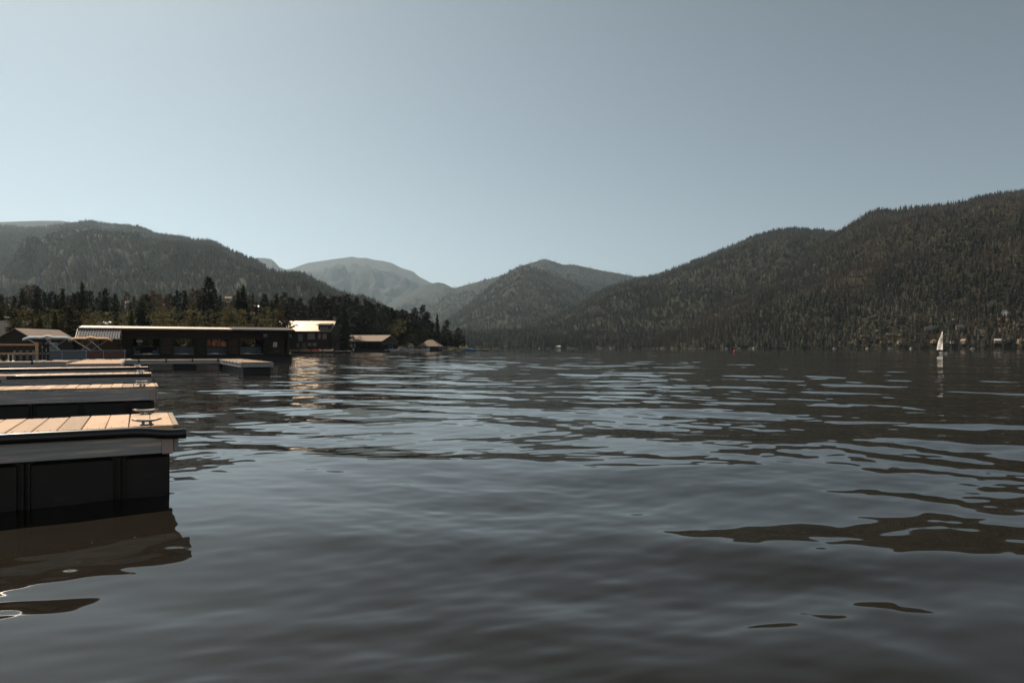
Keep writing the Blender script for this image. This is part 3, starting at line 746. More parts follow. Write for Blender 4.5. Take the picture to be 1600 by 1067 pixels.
MB().box((-.28, .06, .88), (.8, .05, .08)).build('rail', M_dark, rk)

# ---------------------------------------------------------------- boats
def pontoon_boat(label, loc, rz, panel, canopy=None, L=5.4, group=None, seat=None):
    o = thing('pontoon_boat', label, 'pontoon boat', loc, rz, group); w = 2.3
    for y in (-.8, .8):
        MB().tube([(-L / 2, y, .12), (-L / 2 + .1, y, .12), (L / 2 - .7, y, .12), (L / 2 - .25, y, .2), (L / 2, y, .34)], [.2, .27, .27, .2, .04], 12).build('pontoon', M_alu, o, smooth=True)
    MB().box((-.1, 0, .45), (L - .3, w, .09), bev=.02).build('deck', M_alu, o)
    for y in (-w / 2 + .04, w / 2 - .04):
        q = MB().box((-.15, y, .86), (L - 1.1, .03, .60), bev=.006).build('side_panel', panel, o)
        MB().tube([(-L / 2 + .45, y, 1.2), (L / 2 - .75, y, 1.2)], .028, 6).build('top_rail', M_alu, q)
        for x in (-L / 2 + .45, -.9, .5, L / 2 - .75): MB().tube([(x, y, .48), (x, y, 1.2)], .022, 6).build('rail_post', M_alu, q)
    q = MB().box((L / 2 - .72, 0, .86), (.03, w - .1, .6), bev=.006).build('front_panel', panel, o)
    MB().tube([(L / 2 - .72, -w / 2, 1.2), (L / 2 - .72, w / 2, 1.2)], .028, 6).build('top_rail', M_alu, q)
    for x, y in ((-L / 2 + 1.0, .75), (1.1, .75), (1.1, -.75), (-L / 2 + 1.0, -.75)):
        q = MB().box((x, y, .68), (1.1, .5, .36), bev=.05).build('seat', seat or M_bluegrey, o)
        MB().box((x, y + (.22 if y > 0 else -.22), .98), (1.1, .12, .36), bev=.04).build('seat_back', seat or M_bluegrey, q)
    q = MB().box((-.25, -.55, .85), (.5, .6, .72), bev=.05).build('console', M_gel, o)
    MB().tube([(-.56, -.55 + .2 * math.cos(a), 1.08 + .2 * math.sin(a)) for a in [i * math.pi / 6 for i in range(13)]], .018, 5).build('steering_wheel', M_vinyl, q)
    q = MB().box((-L / 2 - .18, 0, .78), (.42, .36, .46), bev=.09).build('outboard_motor', M_vinyl, o)
    MB().box((-L / 2 - .2, 0, .2), (.16, .12, .8), bev=.03).build('motor_leg', M_vinyl, q)
    if canopy:
        b = MB(); nx, ny = 9, 7; vv = []
        for i in range(nx):
            for j in range(ny):
                u = i / (nx - 1) * 2 - 1; v = j / (ny - 1) * 2 - 1
                vv.append((-.35 + u * 1.45, v * 1.2, 2.28 + .06 * math.cos(3 * math.pi * u) - .16 * u * u - .16 * v ** 4))
        fs = [(i * ny + j, (i + 1) * ny + j, (i + 1) * ny + j + 1, i * ny + j + 1) for i in range(nx - 1) for j in range(ny - 1)]
        k = len(vv); vv += [(x, y, z - .03) for x, y, z in vv]
        fs += [tuple(i + k for i in f)[::-1] for f in fs]
        rim = [i * ny for i in range(nx)] + [(nx - 1) * ny + j for j in range(1, ny)] + [i * ny + ny - 1 for i in range(nx - 2, -1, -1)] + [j for j in range(ny - 2, 0, -1)]
        fs += [(rim[i], rim[(i + 1) % len(rim)], rim[(i + 1) % len(rim)] + k, rim[i] + k) for i in range(len(rim))]
        b.add(vv, fs); b.build('canopy', canopy, o, smooth=True)
        for y in (-1.12, 1.12):
            for x0, x1 in ((-.35, -1.6), (-.35, .85), (-1.0, -.1), (.4, -.5)):
                MB().tube([(x0, y, 1.2), (x1, y, 2.08)], .02, 5).build('canopy_strut', M_alu, o)
    return o
def at(px, Y, z=0.0): return ((px - 800) / F * Y, Y, z)
pontoon_boat('pontoon boat with grey-blue cloth canopy and grey sides behind the railing', at(84, 49), AX + R(4), M_bluegrey, M_greycloth)
pontoon_boat('pontoon boat with orange cloth canopy and maroon sides beside the striped awning', at(150, 54), AX + R(2), M_redpanel, M_orange)

def runabout(label, loc, rz, hull, trim, L=5.6, canopy=None, group=None, cover=None):
    o = thing('motor_boat', label, 'motor boat', loc, rz, group); n = 11; b = MB(); vv = []
    for i in range(n):
        u = i / (n - 1); x = (u - .5) * L; hw = .98 * (1 - max(0, (u - .45) / .55) ** 2.2) + .02; top = .72 + .32 * u ** 2; kl = -.22 + .5 * max(0, (u - .6) / .4) ** 2
        vv += [(x, -hw, top), (x, -hw * .86, .12 + .2 * u ** 3), (x, 0, kl), (x, hw * .86, .12 + .2 * u ** 3), (x, hw, top), (x, 0, top + .03)]
    fs = [(i * 6 + j, i * 6 + (j + 1) % 6, (i + 1) * 6 + (j + 1) % 6, (i + 1) * 6 + j) for i in range(n - 1) for j in range(6)] + [tuple(range(6)), tuple(range((n - 1) * 6, n * 6))[::-1]]
    b.add(vv, fs).build('hull', hull, o, smooth=False)
    MB().poly([(-L * .40, -.7, .80), (L * .02, -.72, .84), (L * .02, .72, .84), (-L * .40, .7, .80)], (0, 0, .03)).build('cockpit', cover or trim, o)
    q = MB().poly([(L * .02, -.7, .85), (L * .10, -.6, .9), (L * .02, -.55, 1.32), (-L * .04, -.62, 1.3)], (0, .03, 0)).poly([(L * .10, -.6, .9), (L * .13, 0, .92), (L * .06, 0, 1.38), (L * .02, -.55, 1.32)], (-.02, 0, 0)).poly([(L * .10, .6, .9), (L * .13, 0, .92), (L * .06, 0, 1.38), (L * .02, .55, 1.32)], (-.02, 0, 0)).build('windscreen', M_glass, o)
    for y in (-.35, .35): MB().box((-L * .12, y, 1.0), (.5, .5, .4), bev=.06).build('seat', trim, o)
    q = MB().box((-L / 2 - .2, 0, .8), (.4, .36, .5), bev=.09).build('outboard_motor', M_vinyl, o)
    MB().box((-L / 2 - .2, 0, .15), (.15, .1, .9), bev=.03).build('motor_leg', M_vinyl, q)
    if canopy:
        MB().box((-L * .1, 0, 1.98), (2.1, 1.7, .09), bev=.04).build('canopy', canopy, o)
        for x in (-L * .1 - .95, -L * .1 + .95):
            for y in (-.8, .8): MB().tube([(x * .8, y, .84), (x, y, 1.96)], .02, 5).build('canopy_strut', M_alu, o)
    return o
mb = 'motor boats moored below the brown boat shed'
runabout('white motor boat under the left end of the long brown shed', at(541, 246), R(20), M_gel, M_bluegrey, group=mb)
runabout('white motor boat with a pale canopy under the right half of the shed', at(612, 262), R(10), M_gel, M_white, canopy=M_white, group=mb)
runabout('white motor boat with a grey canopy just right of the shed', at(627, 268), R(160), M_gel, M_greycloth, canopy=M_greycloth, group=mb)
runabout('largest white motor boat, red stripe inside, at the end of the shed dock', at(643, 270), R(-60), M_gel, M_red, L=7.0, canopy=M_white, group=mb)
runabout('dark motor boat with a white bow left of the small brown shed', at(662, 276), R(-25), M_gel, M_redpanel, cover=M_dark, group=mb)
tp = 'boats off the tip of the point'
runabout('bright blue motor boat at the tip of the wooded point', at(733, 300), R(15), M_blue, M_blue, L=6.5, canopy=M_blue, group=tp)
runabout('small white motor boat right of the blue boat', at(745, 310), R(170), M_gel, M_white, canopy=M_white, group=tp)
runabout('low tan motor boat, outermost off the wooded point', at(755, 305), R(5), M_tan, M_tan, group=tp)

# ---------------------------------------------------------------- boathouse
Ob = Vector((-35.17, 61.53, 0))
def bx_of(px, y=0.0):
    k = (px - 800) / F; o = Ob + B * y
    return (k * o.y - o.x) / (A.x - k * A.y)
bh = thing('boathouse', 'long low floating boathouse of dark stained logs with open boat bays', 'boathouse', Ob, AX)
Lb, Db = bx_of(450), 7.0
MB().box((Lb / 2, Db / 2, .25), (Lb + .6, Db + .6, .9), bev=.03).build('float', M_float, bh)
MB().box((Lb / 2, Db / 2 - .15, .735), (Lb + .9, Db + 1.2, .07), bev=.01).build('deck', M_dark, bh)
def log_wall(x0, x1, z0, z1, y, name='wall', m=None, along=True, parent=None):
    b = MB(); n = max(1, round((z1 - z0) / .21)); h = (z1 - z0) / n
    for i in range(n):
        c = z0 + h * (i + .5); d = .10 + .012 * ((i * 7) % 3)
        if along: b.box(((x0 + x1) / 2, y, c), (x1 - x0, d, h - .012), bev=.03)
        else: b.box((y, (x0 + x1) / 2, c), (d, x1 - x0, h - .012), bev=.03)
    q = b.build(name, m or M_log, parent or bh); q['kind'] = 'stuff'; return q
bays = [(207, 250), (270, 304), (322, 355), (374, 413)]
edges = [0.05] + [bx_of(v) for p in bays for v in p] + [bx_of(441)]
for i in range(0, len(edges), 2):
    log_wall(edges[i], edges[i + 1], .78, 2.22, 0.0, m=M_logred if i in (2, 6) else M_log)
log_wall(0.05, Lb - .1, 2.235, 3.02, 0.0, 'header_wall')
for i in range(1, len(edges) - 1, 2):
    for x in (edges[i] - .02, edges[i + 1] + .02): MB().box((x, -.07, 1.5), (.16, .1, 1.44), bev=.01).build('door_post', M_dark, bh)
log_wall(.1, Db, .78, 3.02, .06, 'side_wall', along=False)
log_wall(.1, Db * .55, .78, 3.02, Lb - .06, 'side_wall', along=False)
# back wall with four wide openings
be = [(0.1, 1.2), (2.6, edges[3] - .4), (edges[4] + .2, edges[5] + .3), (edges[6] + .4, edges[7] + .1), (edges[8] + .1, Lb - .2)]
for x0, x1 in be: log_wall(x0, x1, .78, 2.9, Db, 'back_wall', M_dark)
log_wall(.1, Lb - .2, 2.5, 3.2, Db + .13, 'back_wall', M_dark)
rf = MB()
xs = bx_of(362)
rf.poly([(-3.25, -.75, 3.12), (xs, -.75, 3.12), (xs, 3.2, 3.40), (-3.25, 3.2, 3.40)], (0, 0, .05))
r1 = rf.build('roof', M_metal, bh)
b = MB()
for i in range(int((xs + 3.25) / .6)): b.box((-3.0 + i * .6, 1.22, 3.32), (.035, 3.9, .03), rx=math.atan2(.28, 3.95))
q = b.build('roof_seam', M_metal, r1); q['kind'] = 'stuff'
MB().poly([(-3.25, 3.202, 3.40), (xs, 3.202, 3.40), (xs, Db + .7, 3.14), (-3.25, Db + .7, 3.14)], (0, 0, .07)).build('roof', M_metaldk, bh)
MB().poly([(xs + .01, -.75, 3.10), (Lb + .55, -.75, 3.10), (Lb + .35, 3.2, 3.44), (xs + .01, 3.2, 3.44)], (0, 0, .07)).poly([(xs + .01, 3.205, 3.44), (Lb + .35, 3.205, 3.44), (Lb + .55, Db + .7, 3.12), (xs + .01, Db + .7, 3.12)], (0, 0, .07)).build('roof', M_shingle, bh)
MB().box(((xs - 3.25) / 2, -.77, 3.09), (xs + 3.25, .035, .17)).build('fascia_board', M_brownwall, bh)
MB().box(((xs + Lb + .55) / 2, -.77, 3.06), (Lb + .55 - xs, .035, .17)).build('fascia_board', M_log, bh)
# corrugated awning at the left end
def corrugated(x0, x1, ptop, pbot, n, dep):
    b = MB(); vv = []; ff = []
    for i in range(n + 1):
        x = x0 + (x1 - x0) * i / n; d = dep * (1 if (i // 2) % 2 else -1)
        for (y, z_) in (ptop, pbot): vv += [(x + (y - ptop[0]) * .06, y - d * .6, z_ + d), (x + (y - ptop[0]) * .06, y - d * .6 + .004, z_ + d - .012)]
    for i in range(n):
        a, c = i * 4, i * 4 + 4
        ff += [(a, a + 2, c + 2, c), (a + 1, c + 1, c + 3, a + 3), (a + 2, a + 3, c + 3, c + 2), (a, c, c + 1, a + 1)]
    return b.add(vv, ff)
aw = corrugated(-3.2, -.02, (-.80, 3.07), (-2.0, 2.20), 64, .014).build('awning', M_metaldk, bh)
for i in range(13): MB().box((-3.26 + i * .262, -2.02, 2.165), (.11, .06, .075), ry=0).build('glint_dash', M_white, aw)  # white dashes standing in for light at the corrugation ends
for i in range(4): MB().bar((-3.32 - i * .001 + i * .14, -.72, 3.04 - .008 * i), (-3.42 + i * .14, -2.03, 2.13), .05, .05).build('glint_bar', M_white, aw)  # white bars standing in for light along the left edge of the awning
for x in (-3.1, -1.6): MB().box((x, -1.9, 1.45), (.1, .1, 1.45)).build('awning_post', M_dark, bh)
log_wall(-3.1, -.1, .5, 2.9, 2.2, 'back_wall', M_brownwall)
# window and blank sign panels on the right-hand wall
q = MB().box((bx_of(429.5), -.08, 1.72), (.36, .05, .46), bev=.01).build('window', M_white, bh)
MB().box((bx_of(429.5), -.112, 1.72), (.28, .012, .38)).build('pane', M_glass, q)
for px_, z_ in ((414, 2.62), (452.5, 2.60)): MB().box((bx_of(px_), -.16, z_), (.34, .12, .34), bev=.03).build('wall_sign', M_bluegrey, bh)
for px_ in (442, 449.5): MB().box((bx_of(px_), -.3, 1.92), (.14, .14, 2.28), bev=.01).build('porch_post', M_log, bh)
MB().box((bx_of(218), .7, 2.02), (.5, .3, .18), bev=.03).build('white_box', M_white, bh)  # blank white sign box in the first bay
for i in (3, 5): MB().bar((edges[i], Db + .25, .9), (edges[i + 1], Db + .25, 2.4), .10).bar((edges[i], Db + .37, 2.4), (edges[i + 1], Db + .37, .9), .10).build('cross_brace', M_dark, bh)
# boats lying in the bays, gear hanging over them
for i, lb in ((1, 'small dark pontoon boat in the first dim boathouse bay from the left'), (3, 'pontoon boat with blue-grey seats in the boathouse bay with a cross brace'), (5, 'pontoon boat with blue-grey seats below the hanging orange life vests'), (7, 'pontoon boat with blue-grey seats in the boathouse bay nearest the lodge')):
    c = Ob + A * ((edges[i] + edges[i + 1]) / 2) + B * 3.1
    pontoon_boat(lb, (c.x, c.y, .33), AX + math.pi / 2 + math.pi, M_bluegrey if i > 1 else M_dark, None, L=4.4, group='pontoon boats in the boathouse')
def vest(loc, rz, m, lb):
    o = thing('life_vest', lb, 'life vest', loc, rz, 'life vests hanging in the boathouse')
    for x in (-.12, .12): MB().box((x, 0, -.3), (.2, .14, .52), bev=.05).build('front_half', m, o)
    MB().tube([(-.12, 0, -.06), (-.08, 0, .03), (.08, 0, .03), (.12, 0, -.06)], .03, 6).build('shoulder_strap', m, o)
    return o
for k in (0, 2, 3, 5):
    x = edges[5] + .25 + k * (edges[6] - edges[5] - .5) / 5; c = Ob + A * x + B * .5
    vest((c.x, c.y, 2.12 - .05 * (k % 2)), AX, M_orange if k % 3 else M_red, ('orange' if k % 3 else 'red') + ' life vest hanging in a row in the third boathouse bay')

# ---------------------------------------------------------------- lodge
M_sash = M_brownwall
lo = thing('lodge', 'two-storey dark log lodge with a bright bare metal roof and dormer', 'lodge', (0, 0, 0), 0)
YL = 176.0
def PL(px, py, dy=0.0): return W(px, py, YL + dy)
x0, x1 = PL(446, 0).x, PL(516, 0).x; ze = PL(0, 517.5).z
log_wall(x0, x1, .5, ze, YL + .9, parent=lo)
log_wall(YL + .9, YL + 9, .5, ze, x1, 'side_wall', along=False, parent=lo)
log_wall(YL + .9, YL + 9, .5, ze, x0, 'side_wall', along=False, parent=lo)
zr = 1.4 + (HZ - 502) / F * (YL + 5); xr0, xr1 = W(436, 0, YL + 5).x, W(525.5, 0, YL + 5).x
MB().poly([(x1, YL + .9, ze), (x1, YL + 9.1, ze), (x1, YL + 5, zr - .15)], (.12, 0, 0)).build('gable', M_log, lo)
MB().poly([(x0, YL + .9, ze), (x0, YL + 9.1, ze), (x0, YL + 5, zr - .15)], (-.12, 0, 0)).build('gable', M_log, lo)
rr = MB().poly([(x0 - .5, YL, ze - .05), (x1 + .2, YL, ze - .05), (xr1, YL + 5, zr), (xr0, YL + 5, zr)], (0, -.04, .09)).build('roof', M_metal, lo)
MB().poly([(x0 - .5, YL + 10, ze - .05), (x1 + .2, YL + 10, ze - .05), (xr1, YL + 5.002, zr), (xr0, YL + 5.002, zr)], (0, .04, .09)).build('roof', M_metaldk, lo)
b = MB()
for i in range(27):
    u = i / 26; b.bar((x0 - .45 + (x1 - x0 + .6) * u, YL - .05, ze + .06), (xr0 + .05 + (xr1 - xr0 - .1) * u, YL + 4.96, zr + .10), .05, .06)
q = b.build('roof_seam', M_metal, rr); q['kind'] = 'stuff'
MB().box(((x0 + x1) / 2 - .1, YL - .03, ze - .13), (x1 - x0 + .8, .08, .22)).build('eave_board', M_brownwall, lo)
def win(px0, py0, px1, py1, Y, parent, cols=2):
    p, q_ = W(px0, py0, Y), W(px1, py1, Y); w_, h_ = q_.x - p.x, p.z - q_.z; c = ((p.x + q_.x) / 2, Y, (p.z + q_.z) / 2)
    q = MB().box((c[0], Y, c[2]), (w_ + .24, .10, h_ + .24), bev=.01).build('window', M_sash, parent)
    for i in range(cols):
        MB().box((p.x + w_ * (i + .5) / cols, Y - .056, c[2]), (w_ / cols - .09, .02, h_ - .06)).build('pane', M_glass, q)
    return q
yw = YL + .80
win(466, 522.5, 472.5, 532.5, yw, lo); win(481, 521, 491.5, 530, yw, lo, 3); win(497.5, 521.5, 501, 529, yw, lo, 1); win(504, 522, 510, 529.5, yw, lo, 2)
win(464, 536.5, 466.5, 541.5, yw, lo, 1)
for pxa in (481, 489): win(pxa, 536, pxa + 5, 540, yw, lo, 1)
MB().box((W(475, 0, yw).x, yw - .05, 1.62), (1.0, .1, 2.1), bev=.01).build('door', M_brownwall, lo)
# dormer
d0, d1 = W(497, 0, YL + .6).x, W(515.5, 0, YL + .6).x; zd = W(0, 509, YL + .6).z
dm = MB().box(((d0 + d1) / 2, YL + 2.2, (ze + zd) / 2 + .1), (d1 - d0, 3.0, zd - ze + .25)).build('dormer', M_log, lo)
MB().poly([(d0 - .5, YL + .2, zd + .15), (d1 + .3, YL + .2, zd + .15), (d1 + .1, YL + 4.6, zd + .75), (d0 - .3, YL + 4.6, zd + .75)], (0, 0, .12)).build('dormer_roof', M_shingle, dm)
for pa in (500, 504.5, 509): win(pa, 511, pa + 3.4, 514.5, YL + .66, lo, 1)
q = MB().box((W(528, 0, YL + 6).x - .9, YL + 6, zr + .1), (.7, .7, 2.2), bev=.03).build('chimney', M_stone, lo)
MB().box((W(528, 0, YL + 6).x - .9, YL + 6, zr + 1.25), (.9, .9, .12)).build('chimney_cap', M_brownwall, q)
MB().tube([(W(487, 0, YL + 6).x, YL + 6, zr - .6), (W(487, 0, YL + 6).x, YL + 6, zr + .5)], .14, 8).build('stove_pipe', M_galv, lo)
# balcony on the right-hand side
xa, xb = x1 + .1, W(530, 0, YL).x; zb = W(0, 534, YL).z
MB().box(((xa + xb) / 2, YL + 3, zb), (xb - xa, 5.5, .16)).build('balcony_floor', M_log, lo)
for i in range(5): MB().box((xa + .15 + i * (xb - xa - .3) / 4, YL + .4, (zb + .5) / 2 + .9), (.16, .16, zb + 1.9 - .5)).build('balcony_post', M_log, lo)
for z_ in (.45, .95): MB().box(((xa + xb) / 2, YL + .29, zb + z_), (xb - xa, .06, .09)).build('balcony_rail', M_log, lo)
b = MB()
for i in range(22): b.box((xa + .08 + i * (xb - xa - .16) / 21, YL + .36, zb + .5), (.04, .04, .85))
q = b.build('baluster', M_log, lo); q['kind'] = 'stuff'
# its landing stage
ld = thing('landing_stage', 'dark timber landing stage along the water below the lodge', 'dock', at(446, 168), 0)
for i in range(12): MB().box((.7 + i * 1.25, 2.2, .55), (1.22, 4.4, .12), bev=.02).build('deck_panel', M_timber, ld)
MB().box((8, -.03, .28), (16, .06, .5)).build('face_board', M_log, ld)
for i in range(6): MB().tube([(.5 + i * 2.9, -.1, -.6), (.5 + i * 2.9, -.1, 1.1)], .13, 8).build('pile', M_log, ld)
def canoe(label, loc, rz, m, L=4.6, cat='canoe'):
    o = thing('canoe' if cat == 'canoe' else 'kayak', label, cat, loc, rz); b = MB(); vv = []; n = 11
    for i in range(n):
        u = i / (n - 1) * 2 - 1; hw = .42 * (1 - abs(u) ** 2.4) + .015; tp_ = .36 + .2 * u ** 4
        for a in range(7): t = math.pi * a / 6; vv.append((u * L / 2, -hw * math.cos(t), tp_ - tp_ * math.sin(t) ** .8 * (.95 - .3 * u ** 6)))
    b.add(vv, [(i * 7 + j, i * 7 + j + 1, (i + 1) * 7 + j + 1, (i + 1) * 7 + j) for i in range(n - 1) for j in range(6)]); b.build('hull', m, o, smooth=True)
    for x in (-.9, .9): MB().box((x, 0, .3), (.2, .74, .03)).build('thwart', M_timber, o)
    MB().box((0, 0, .06), (L * .7, .5, .03)).build('floor', M_timber, o)
    return o
canoe('long tan canoe lying on the landing stage at the left of the lodge', (W(463, 0, 169).x, 169.6, .61), R(3), M_timber, 5.2)
canoe('second tan canoe on the stage, right of the long one', (W(478, 0, 169).x, 170.0, .61), R(-6), M_tan)
canoe('red kayak lying on the stage below the lodge dormer', (W(496, 0, 169).x, 169.8, .61), R(8), M_red, 3.6, 'kayak')
canoe('white kayak at the right end of the landing stage', (W(508, 0, 169).x, 169.7, .61), R(4), M_gel, 3.6, 'kayak')

# ---------------------------------------------------------------- other roofs along the marina
def house(name, label, cat, loc, rz, L, D, hw, hr, wall, roof, over=.4, wins=2, door=True, chimney=False, group=None, base=.0, gable_win=True, hip=0.0):
    """ridge along local x; front wall at y=0"""
    o = thing(name, label, cat, loc, rz, group)
    MB().box((L / 2, D / 2, (hw + base) / 2 - .4), (L, D, hw + .8 - base)).build('wall', wall, o)
    for x, s in ((0, -1), (L, 1)) if not hip else (): MB().poly([(x, 0, hw), (x, D, hw), (x, D / 2, hr - .12)], (.02 * s, 0, 0)).build('gable', wall, o)
    k = (hr - hw) / (D / 2)
    for y0, sg in ((-over, 1), (D + over, -1)):
        MB().poly([(-over, y0, hw - k * over), (L + over, y0, hw - k * over), (L + over - hip, D / 2 + .001 * sg, hr), (hip - over, D / 2 + .001 * sg, hr)], (0, 0, .12)).build('roof', roof, o)
    if hip:
        for x, s in ((-over, 1), (L + over, -1)): MB().poly([(x, -over, hw - k * over), (x, D + over, hw - k * over), (x + s * hip, D / 2, hr)], (0, 0, .11)).build('roof', roof, o)
    for i in range(wins):
        x = L * (i + .5 + (.25 if door else 0)) / (wins + (.5 if door else 0)); w_ = min(1.4, L / (wins + 1) * .6)
        q = MB().box((x, -.03, hw * .58), (w_, .08, min(1.3, hw * .42)), bev=.01).build('window', M_white, o)
        MB().box((x, -.075, hw * .58), (w_ - .16, .02, min(1.3, hw * .42) - .16)).build('pane', M_glass, q)
    if gable_win:
        q = MB().box((L + .03, D / 2, hw * .6), (.08, min(1.4, D * .3), min(1.2, hw * .4)), bev=.01).build('window', M_white, o)
        MB().box((L + .075, D / 2, hw * .6), (.02, min(1.4, D * .3) - .16, min(1.2, hw * .4) - .16)).build('pane', M_glass, q)
    if door: MB().box((L * .12 + .3, -.03, min(2.0, hw * .8) / 2 + .02), (.9, .08, min(2.0, hw * .8))).build('door', M_brownwall, o)
    if chimney: MB().box((L * .7, D * .6, hr + .2), (.6, .6, 1.5)).build('chimney', M_stone, o)
    return o
# long shed: open-sided, its gable end turned to the right
p = W(528, 0, 258)
sh = thing('boat_shed', 'long low boat shed with a tan-brown roof right of the lodge', 'boat shed', (p.x, 258, 0), R(-13))
Ls, Ds, hw_, hr_ = 18.0, 15.0, 3.75, 6.15
MB().poly([(-.4, -.3, hw_), (Ls, -.3, hw_), (Ls + .3, Ds / 2, hr_), (-.4, Ds / 2, hr_)], (0, 0, .16)).build('roof', M_brown, sh)
MB().poly([(-.4, Ds + .3, hw_), (Ls, Ds + .3, hw_), (Ls + .3, Ds / 2 + .002, hr_), (-.4, Ds / 2 + .002, hr_)], (0, 0, .16)).build('roof', M_brown, sh)
MB().poly([(Ls - .3, .2, 2.6), (Ls - .3, .2, hw_), (Ls - .3, Ds / 2, hr_ - .15), (Ls - .3, Ds, hw_), (Ls - .3, Ds, 2.6)], (.1, 0, 0)).build('gable', M_log, sh)
MB().box((Ls / 2, -.1, hw_ - .25), (Ls, .14, .5)).build('eave_beam', M_log, sh)
for i in range(7): MB().box((.2 + i * (Ls - .5) / 6, 0, 1.6), (.22, .22, 3.9)).build('post', M_log, sh)
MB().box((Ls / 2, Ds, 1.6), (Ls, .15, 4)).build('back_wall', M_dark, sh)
for i in range(4): MB().box((Ls, 1.5 + i * 4.2, 1.0), (.2, .2, 3.4)).build('post', M_log, sh)
q = MB().box((Ls / 2 + 2, -1.2, .38), (Ls + 12, 2.2, .16)).build('dock_deck', M_timber, sh)
for i in range(9): MB().box((-2.5 + i * 2.9, -2.31, .26), (2.8, .05, .4), bev=.01).build('dock_face', M_dark, q)
p = W(654, 0, 290)
house('boat_shed', 'small brown pyramid-roofed boat shed under the tallest pines', 'boat shed', (p.x, 290, .2), R(-8), 8.5, 7.0, 2.1, 4.5, M_log, M_brown, over=.5, wins=1, hip=3.6)
# hut at the far left, gable end towards the camera
p = W(25, 0, 75)
house('shore_hut', 'small hut with a tan shingle roof behind the grey canopy', 'hut', (p.x + 1.7, 75, .3), math.pi / 2, 7.0, 3.5, 2.15, 3.15, M_log, M_brown, over=.2, wins=1, door=True, gable_win=False)
p = W(-60, 0, 84)
house('shore_house', 'dark-roofed house cut off by the left edge of the photo', 'house', (p.x, 84, .4), R(6), 6.2, 5.0, 2.3, 4.35, M_log, M_shingle, wins=2, chimney=True)
lp = thing('lamp_post', 'slim lamp post with white twin heads behind the dark-roofed house', 'lamp post', (W(10.5, 0, 95).x, 95, .7))
MB().tube([(0, 0, 0), (0, 0, 4.9)], [.06, .04], 8).build('pole', M_galv, lp)
for s in (-1, 1): MB().box((s * .28, 0, 4.95), (.42, .2, .16), bev=.04).build('lamp_head', M_white, lp)
# houses on the slope above the marina, half hidden by the trees
hl = 'houses half hidden among the trees above the marina'
for px_, py_, Y_, L_, roof, lb in [(250, 474, 345, 3, M_brown, 'white-roofed house half hidden in trees left of the tall conifer'), (352, 463, 430, 4.5, M_tan, 'pale house on the slope between the two tallest marina conifers'), (392, 488, 240, 2.4, M_brown, 'small bright roof in the trees above the right end of the boathouse'), (192, 471, 380, 4.5, M_brown, 'slanting pale roof in the trees right of the tall spire spruce'), (1, 475, 330, 3, M_tan, 'white house in the trees at the left edge'), (394, 477, 330, 3.2, M_white, 'bright roof higher in the trees above the right end of the boathouse'), (155, 503, 118, 1.5, M_white, 'tiny white kiosk in the bushes behind the striped awning')]:
    p = W(px_, py_, Y_); h_ = L_ * .62
    house('hillside_house', lb, 'house', (p.x, Y_, p.z - h_), R(random.uniform(-25, 25)), L_, L_ * .7, h_ * .6, h_, M_tan if L_ > 5 else M_white, roof, wins=2 if L_ > 3 else 1, group=hl)

# ---------------------------------------------------------------- out on the water and the far shore
p = W(1473.5, 0, 136)
sb = thing('sailing_dinghy', 'white sailing dinghy with one tall sail out on the lake', 'sailboat', (p.x, 136, 0), R(62))
b = MB(); vv = []; n = 11; L = 4.2
for i in range(n):
    u = i / (n - 1); hw = .70 * (1 - max(0, (u - .4) / .6) ** 2) * (.85 + .15 * min(1, u * 4)) + .015; tp_ = .46 + .14 * u ** 2
    vv += [((u - .5) * L, -hw, tp_), ((u - .5) * L, -hw * .75, .08), ((u - .5) * L, 0, -.08 + .2 * u ** 4), ((u - .5) * L, hw * .75, .08), ((u - .5) * L, hw, tp_), ((u - .5) * L, 0, tp_ + .03)]
b.add(vv, [(i * 6 + j, i * 6 + (j + 1) % 6, (i + 1) * 6 + (j + 1) % 6, (i + 1) * 6 + j) for i in range(n - 1) for j in range(6)] + [tuple(range(6)), tuple(range((n - 1) * 6, n * 6))[::-1]]); b.build('hull', M_gel, sb)
MB().tube([(.5, 0, .4), (.5, 0, 4.75)], [.035, .022], 8).build('mast', M_alu, sb)
bo = Vector((-math.cos(R(30)), math.sin(R(30)), 0))
MB().tube([(.5, 0, .98), Vector((.5, 0, .98)) + bo * 2.35], .028, 6).build('boom', M_alu, sb)
b = MB(); vv = []; nv_ = 13
side = Vector((bo.y, -bo.x, 0))
for i in range(nv_):
    t = i / (nv_ - 1); z_ = 1.04 + 3.62 * t; ch = 2.3 * (1 - t) ** .9 + .30 * math.sin(math.pi * t) + .03
    for j in range(6): u = j / 5; vv.append(tuple(Vector((.46, 0, z_)) + bo * ch * u + side * (.26 * math.sin(math.pi * u) * (1 - .6 * t))))
k = len(vv); vv += [tuple(Vector(v_) + side * .008) for v_ in vv]
fs = [(i * 6 + j, i * 6 + j + 1, (i + 1) * 6 + j + 1, (i + 1) * 6 + j) for i in range(nv_ - 1) for j in range(5)]
b.add(vv, fs + [tuple(x_ + k for x_ in f)[::-1] for f in fs]); b.build('sail', M_sail, sb, smooth=True)
MB().box((-2.18, 0, .2), (.05, .25, .75)).build('rudder', M_timber, sb)

